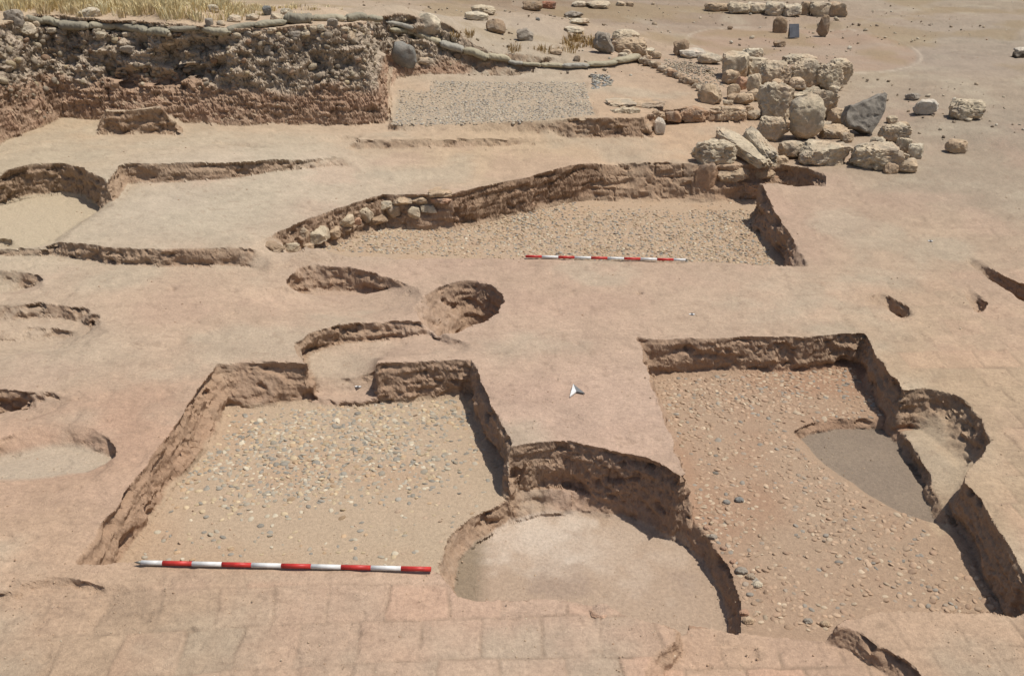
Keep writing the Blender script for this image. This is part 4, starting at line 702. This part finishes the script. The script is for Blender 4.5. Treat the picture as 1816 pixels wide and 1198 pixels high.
def cobbles(poly, zf, step, size, keys, probs, dens, seed, name='cobble_paving', level=1, feat_name=None, sink=(.15, .6)):
    g = np.random.default_rng(seed); pl = PTS(poly, zf); x0, y0 = pl.min(0); x1, y1 = pl.max(0)
    xs, ys = np.meshgrid(np.arange(x0, x1, step), np.arange(y0, y1, step * .86)); xs[1::2] += step / 2
    x = (xs + g.uniform(-.42, .42, xs.shape) * step).ravel(); y = (ys + g.uniform(-.42, .42, ys.shape) * step).ravel()
    k = sdf(pl, x, y) > size[1] * .3; x, y = x[k], y[k]; k = g.uniform(size=len(x)) < dens(x, y); x, y = x[k], y[k]
    if feat_name:
        _, ts = height(x, y, True); k = np.ones(len(x), bool)
        for nme, lo, hi in feat_name:
            t_ = ts.get(nme, np.zeros(len(x))); k &= (t_ >= lo) & (t_ <= hi)
        x, y = x[k], y[k]
    sz = np.clip(size[0] + (size[1] - size[0]) * g.beta(2, 3.2, len(x)), size[0], size[1])
    return scatter(name, np.stack([x, y, ground_z(x, y)], 1), sz, pal_cols(len(x), keys, probs, g), M_PEBBLE, level, seed=seed, sink=sink)
GK = [(212, 190, 156), (204, 174, 140), (186, 174, 154), (168, 160, 146), (220, 206, 180), (196, 170, 144)]
def dl(x, y):
    cx1, cy1 = un(600, 800, -.385); q = np.hypot((x - cx1) / 1.15, (y - cy1) / .95) + .35 * fbm(x * 1.8, y * 1.8, 0, 3, 505); return np.clip(.92 - .85 * sstep(.55, 1.35, q), .12, 1)
cobbles([(400, 724), (830, 704), (866, 785), (908, 868), (780, 965), (770, 1010), (200, 1005), (290, 880), (390, 770)], -.385, .046, (.026, .088), GK, [.24, .12, .24, .20, .14, .06], dl, 1, level=2, feat_name=[('left room', .97, 1), ('round pit floor', 0, .02), ('threshold', 0, .02)], sink=(.62, .93))
def dr_(x, y):
    far = sstep(8.0, 8.5, y); return np.clip(.42 + .35 * fbm(x * 1.5, y * 1.5, 0, 3, 515) + .42 * far + .4 * sstep(.55, .1, np.abs(x - 1.55 - .25 * (7 - y))) * (y < 7.2), .08, .95)
cobbles([(1148, 672), (1330, 660), (1522, 640), (1575, 735), (1640, 790), (1690, 920), (1816, 1110), (1816, 1125), (1320, 1122), (1300, 1010), (1228, 930), (1228, 880), (1224, 850)], -.37, .045, (.026, .085), [(200, 172, 144), (194, 164, 136), (210, 188, 160), (168, 158, 144), (188, 158, 132), (180, 162, 142)], [.34, .24, .14, .07, .15, .06], dr_, 2, level=2, feat_name=[('right room', .97, 1), ('round pit floor', 0, .02), ('wall niche', 0, .02), ('ash floor', 0, .02)], sink=(.6, .93))
cobbles([(500, 474), (600, 424), (720, 385), (960, 362), (1110, 358), (1350, 360), (1345, 410), (1390, 474), (1230, 475), (640, 470)], -.4, .052, (.03, .08), [(210, 188, 156), (202, 174, 142), (178, 170, 156), (220, 206, 180), (190, 164, 138), (164, 156, 144)], [.32, .22, .16, .12, .1, .08], lambda x, y: np.clip(.85 + .3 * fbm(x * 1.2, y * 1.2, 0, 3, 525) - .75 * sstep(14.4, 14.9, y) * (x > 1.0) - .6 * sstep(3.2, 4.2, x) * 1, .05, 1), 3, feat_name=[('middle room', .97, 1)], sink=(.35, .82))
cobbles([(690, 212), (706, 160), (764, 146), (1040, 146), (1056, 206), (1000, 211), (760, 214)], .53, .058, (.035, .085), [(204, 188, 164), (186, 176, 160), (176, 168, 156), (214, 202, 178), (178, 166, 150)], [.3, .25, .2, .15, .1], lambda x, y: np.clip(.9 + .2 * fbm(x * 1.2, y * 1.2, 0, 3, 535), .4, 1), 4, feat_name=[('far floor', .8, 1)], sink=(.45, .85))
cobbles([(1042, 134), (1082, 133), (1092, 150), (1060, 158), (1047, 160)], .58, .075, (.05, .11), [(176, 170, 158), (152, 152, 148), (196, 186, 166)], [.4, .35, .25], lambda x, y: .9 + 0 * x, 5, sink=(.1, .5))
cobbles([(1145, 108), (1200, 100), (1280, 118), (1300, 150), (1240, 148), (1190, 132)], .55, .07, (.03, .08), [(186, 172, 150), (168, 158, 142), (200, 186, 160)], [.4, .35, .25], lambda x, y: .8 + 0 * x, 6, sink=(.2, .6))
# stones sitting loose along the broken edge of the round pit
for i, (x, y, r, k) in enumerate([(1253, 936, 6, 'pink'), (1264, 952, 8, 'grey'), (1262, 928, 5, 'tan'), (1283, 972, 6, 'pink'), (1314, 1012, 11, 'grey'), (1330, 1022, 9, 'tan'), (1300, 996, 6, 'pink'), (1342, 1036, 10, 'pale'), (1318, 1086, 9, 'pink'), (1326, 1100, 10, 'tan'), (1288, 890, 7, 'blue'), (1310, 886, 8, 'blue'), (1432, 1101, 8, 'grey'), (1462, 1106, 9, 'tan')]):
    stone(x - r, y - r * .75, x + r, y + r * .75, ORD[i] + ' loose cobble from the top along the broken edge of the round pit' if i < 10 else ('left blue-grey cobble', 'right blue-grey cobble', 'grey-green cobble', 'tan cobble beside the grey-green one')[i - 10] + (' of a pair on the right room floor' if i < 12 else ' at the front of the right room floor'), name='cobble', cat='cobble', key=k, box=2.3, facets=3, group='loose cobbles on the right room floor', embed=.3)
# rubble of small stones in the face of the bank
bs_ = np.where(reg == 7)[0]; tp = P2[TRI[bs_]]; fn = np.cross(tp[:, 1] - tp[:, 0], tp[:, 2] - tp[:, 0]); ar = np.linalg.norm(fn, axis=1); fn /= ar[:, None] + 1e-12; cz_ = tp[:, :, 2].mean(1)
wgt = ar * (.10 + 1.0 * sstep(.75, 1.2, cz_) + 1.2 * sstep(1.45, 1.8, cz_)); g = np.random.default_rng(77); pick = g.choice(len(bs_), 1500, p=wgt / wgt.sum())
szb = np.clip(g.lognormal(-2.95, .5, 1500), .02, .17) * (.65 + .35 * sstep(.8, 1.2, cz_[pick]))
scatter('bank_rubble', tp[pick].mean(1), szb, pal_cols(1500, [(196, 180, 154), (176, 160, 138), (160, 146, 128), (206, 186, 152), (166, 138, 114)], [.2, .3, .3, .1, .1], g), M_STONE, 2, (.6, .95), jit=.2, seed=9, nrm=fn[pick])
# loose crumbs of earth and grit over the ground
n = 7000; g = np.random.default_rng(5); px_, py_ = g.uniform(-30, 1846, n), 5 + 1195 * g.uniform(0, 1, n) ** .8
dx, dy, dz = ray(px_, py_); x, y = dx * (-CAM_H / dz), dy * (-CAM_H / dz); keep = fbm(x * .9, y * .9, 0, 3, 601) + .5 * (y > 17) > -.15; x, y = x[keep], y[keep]
sz = np.clip(g.lognormal(-5.0, .5, len(x)), .003, .02) * (1 + .09 * np.maximum(y - 8, 0))
scatter('gravel', np.stack([x, y, ground_z(x, y)], 1), sz, pal_cols(len(x), [(208, 180, 150), (196, 164, 134), (214, 194, 166), (176, 152, 126)], [.35, .3, .2, .15], g, .1), M_PEBBLE, 1, (.4, .7), (.3, .6), seed=12)
# small field stones strewn over the far ground
n = 1500; px_, py_ = g.uniform(640, 1840, n), 2 + 230 * g.uniform(0, 1, n) ** 1.7; dx, dy, dz = ray(px_, py_); t_ = -(CAM_H - .5) / dz; x, y = dx * t_, dy * t_
k = (fbm(x * .5, y * .5, 0, 3, 621) > -.1) & ((y > 20.5) | (x > 7)); x, y = x[k], y[k]
scatter('field_stones', np.stack([x, y, ground_z(x, y)], 1), np.clip(g.lognormal(-3.1, .55, len(x)), .02, .2), pal_cols(len(x), [(206, 190, 164), (186, 166, 140), (160, 142, 122), (220, 208, 186)], [.3, .35, .2, .15], g), M_STONE, 1, (.4, .8), (.1, .4), seed=13)

# ------------------------------------------------------------------ dry grass on the bank top
def grass(name, tufts, seed):
    g = np.random.default_rng(seed); Vs, Cs = [], []
    for (x, y, z, r, hgt, nb, c) in tufts:
        a = g.uniform(0, 2 * np.pi, nb); rr = r * np.sqrt(g.uniform(0, 1, nb)); bx = x + rr * np.cos(a); by = y + rr * np.sin(a); hh = hgt * g.uniform(.5, 1.15, nb); lean = g.uniform(.1, .75, nb); la = a + g.normal(0, .6, nb); wd = g.uniform(.004, .009, nb)
        wa = g.uniform(0, np.pi, nb); ux, uy = np.cos(wa) * wd, np.sin(wa) * wd; mx, my = bx + np.cos(la) * hh * lean * .35, by + np.sin(la) * hh * lean * .35; tx, ty = bx + np.cos(la) * hh * lean, by + np.sin(la) * hh * lean
        zb = np.full(nb, z - .02); Vs.append(np.stack([np.stack([bx - ux, by - uy, zb], 1), np.stack([bx + ux, by + uy, zb], 1), np.stack([mx + ux * .8, my + uy * .8, z + hh * .6], 1), np.stack([mx - ux * .8, my - uy * .8, z + hh * .6], 1), np.stack([tx, ty, z + hh * (1 - .3 * lean)], 1)], 1))
        cc_ = np.array(lin(*c)) / KEY * (1 + g.normal(0, .16, (nb, 1))); Cs.append(np.repeat(cc_, 5, 0))
    V = np.concatenate(Vs).reshape(-1, 3); n_ = len(V) // 5; o5 = np.arange(n_)[:, None] * 5; T = np.concatenate([o5 + [[0, 1, 2]], o5 + [[0, 2, 3]], o5 + [[3, 2, 4]]])
    return tag(link(name, np_mesh(name, V, T, np.concatenate(Cs), False), M_GRASS), kind='stuff')
g = np.random.default_rng(21); tufts = []
for k in range(760):
    px, py = g.uniform(-60, 600), g.uniform(-14, 27); 
    dens = .95 if px < 340 else .6 if px < 470 else .18
    if g.uniform() > dens or (px > 420 and py > 16): continue
    x, y = un(px, py, 2.08); z = h1(x, y)
    if z < 1.6: continue
    tufts.append((x, y, z, g.uniform(.05, .2), g.uniform(.10, .30) * (1 if px < 400 else .55), 30, [(250, 230, 176), (244, 222, 164), (236, 214, 168), (252, 238, 192)][g.integers(4)]))
grass('dry_grass', tufts, 22)
tufts = []
for (px, py, k, r) in [(1030, 74, 14, 26), (1046, 80, 8, 16), (860, 60, 4, 60), (960, 90, 8, 60)]:
    for q in range(k):
        p = hit(px + g.uniform(-r, r), py + g.uniform(-6, 6)); tufts.append((p.x, p.y, p.z, .12, g.uniform(.08, .22), 30, (190, 158, 104)))
grass('dry_grass', tufts, 23)
print('all done', round(time.time() - T0, 1))
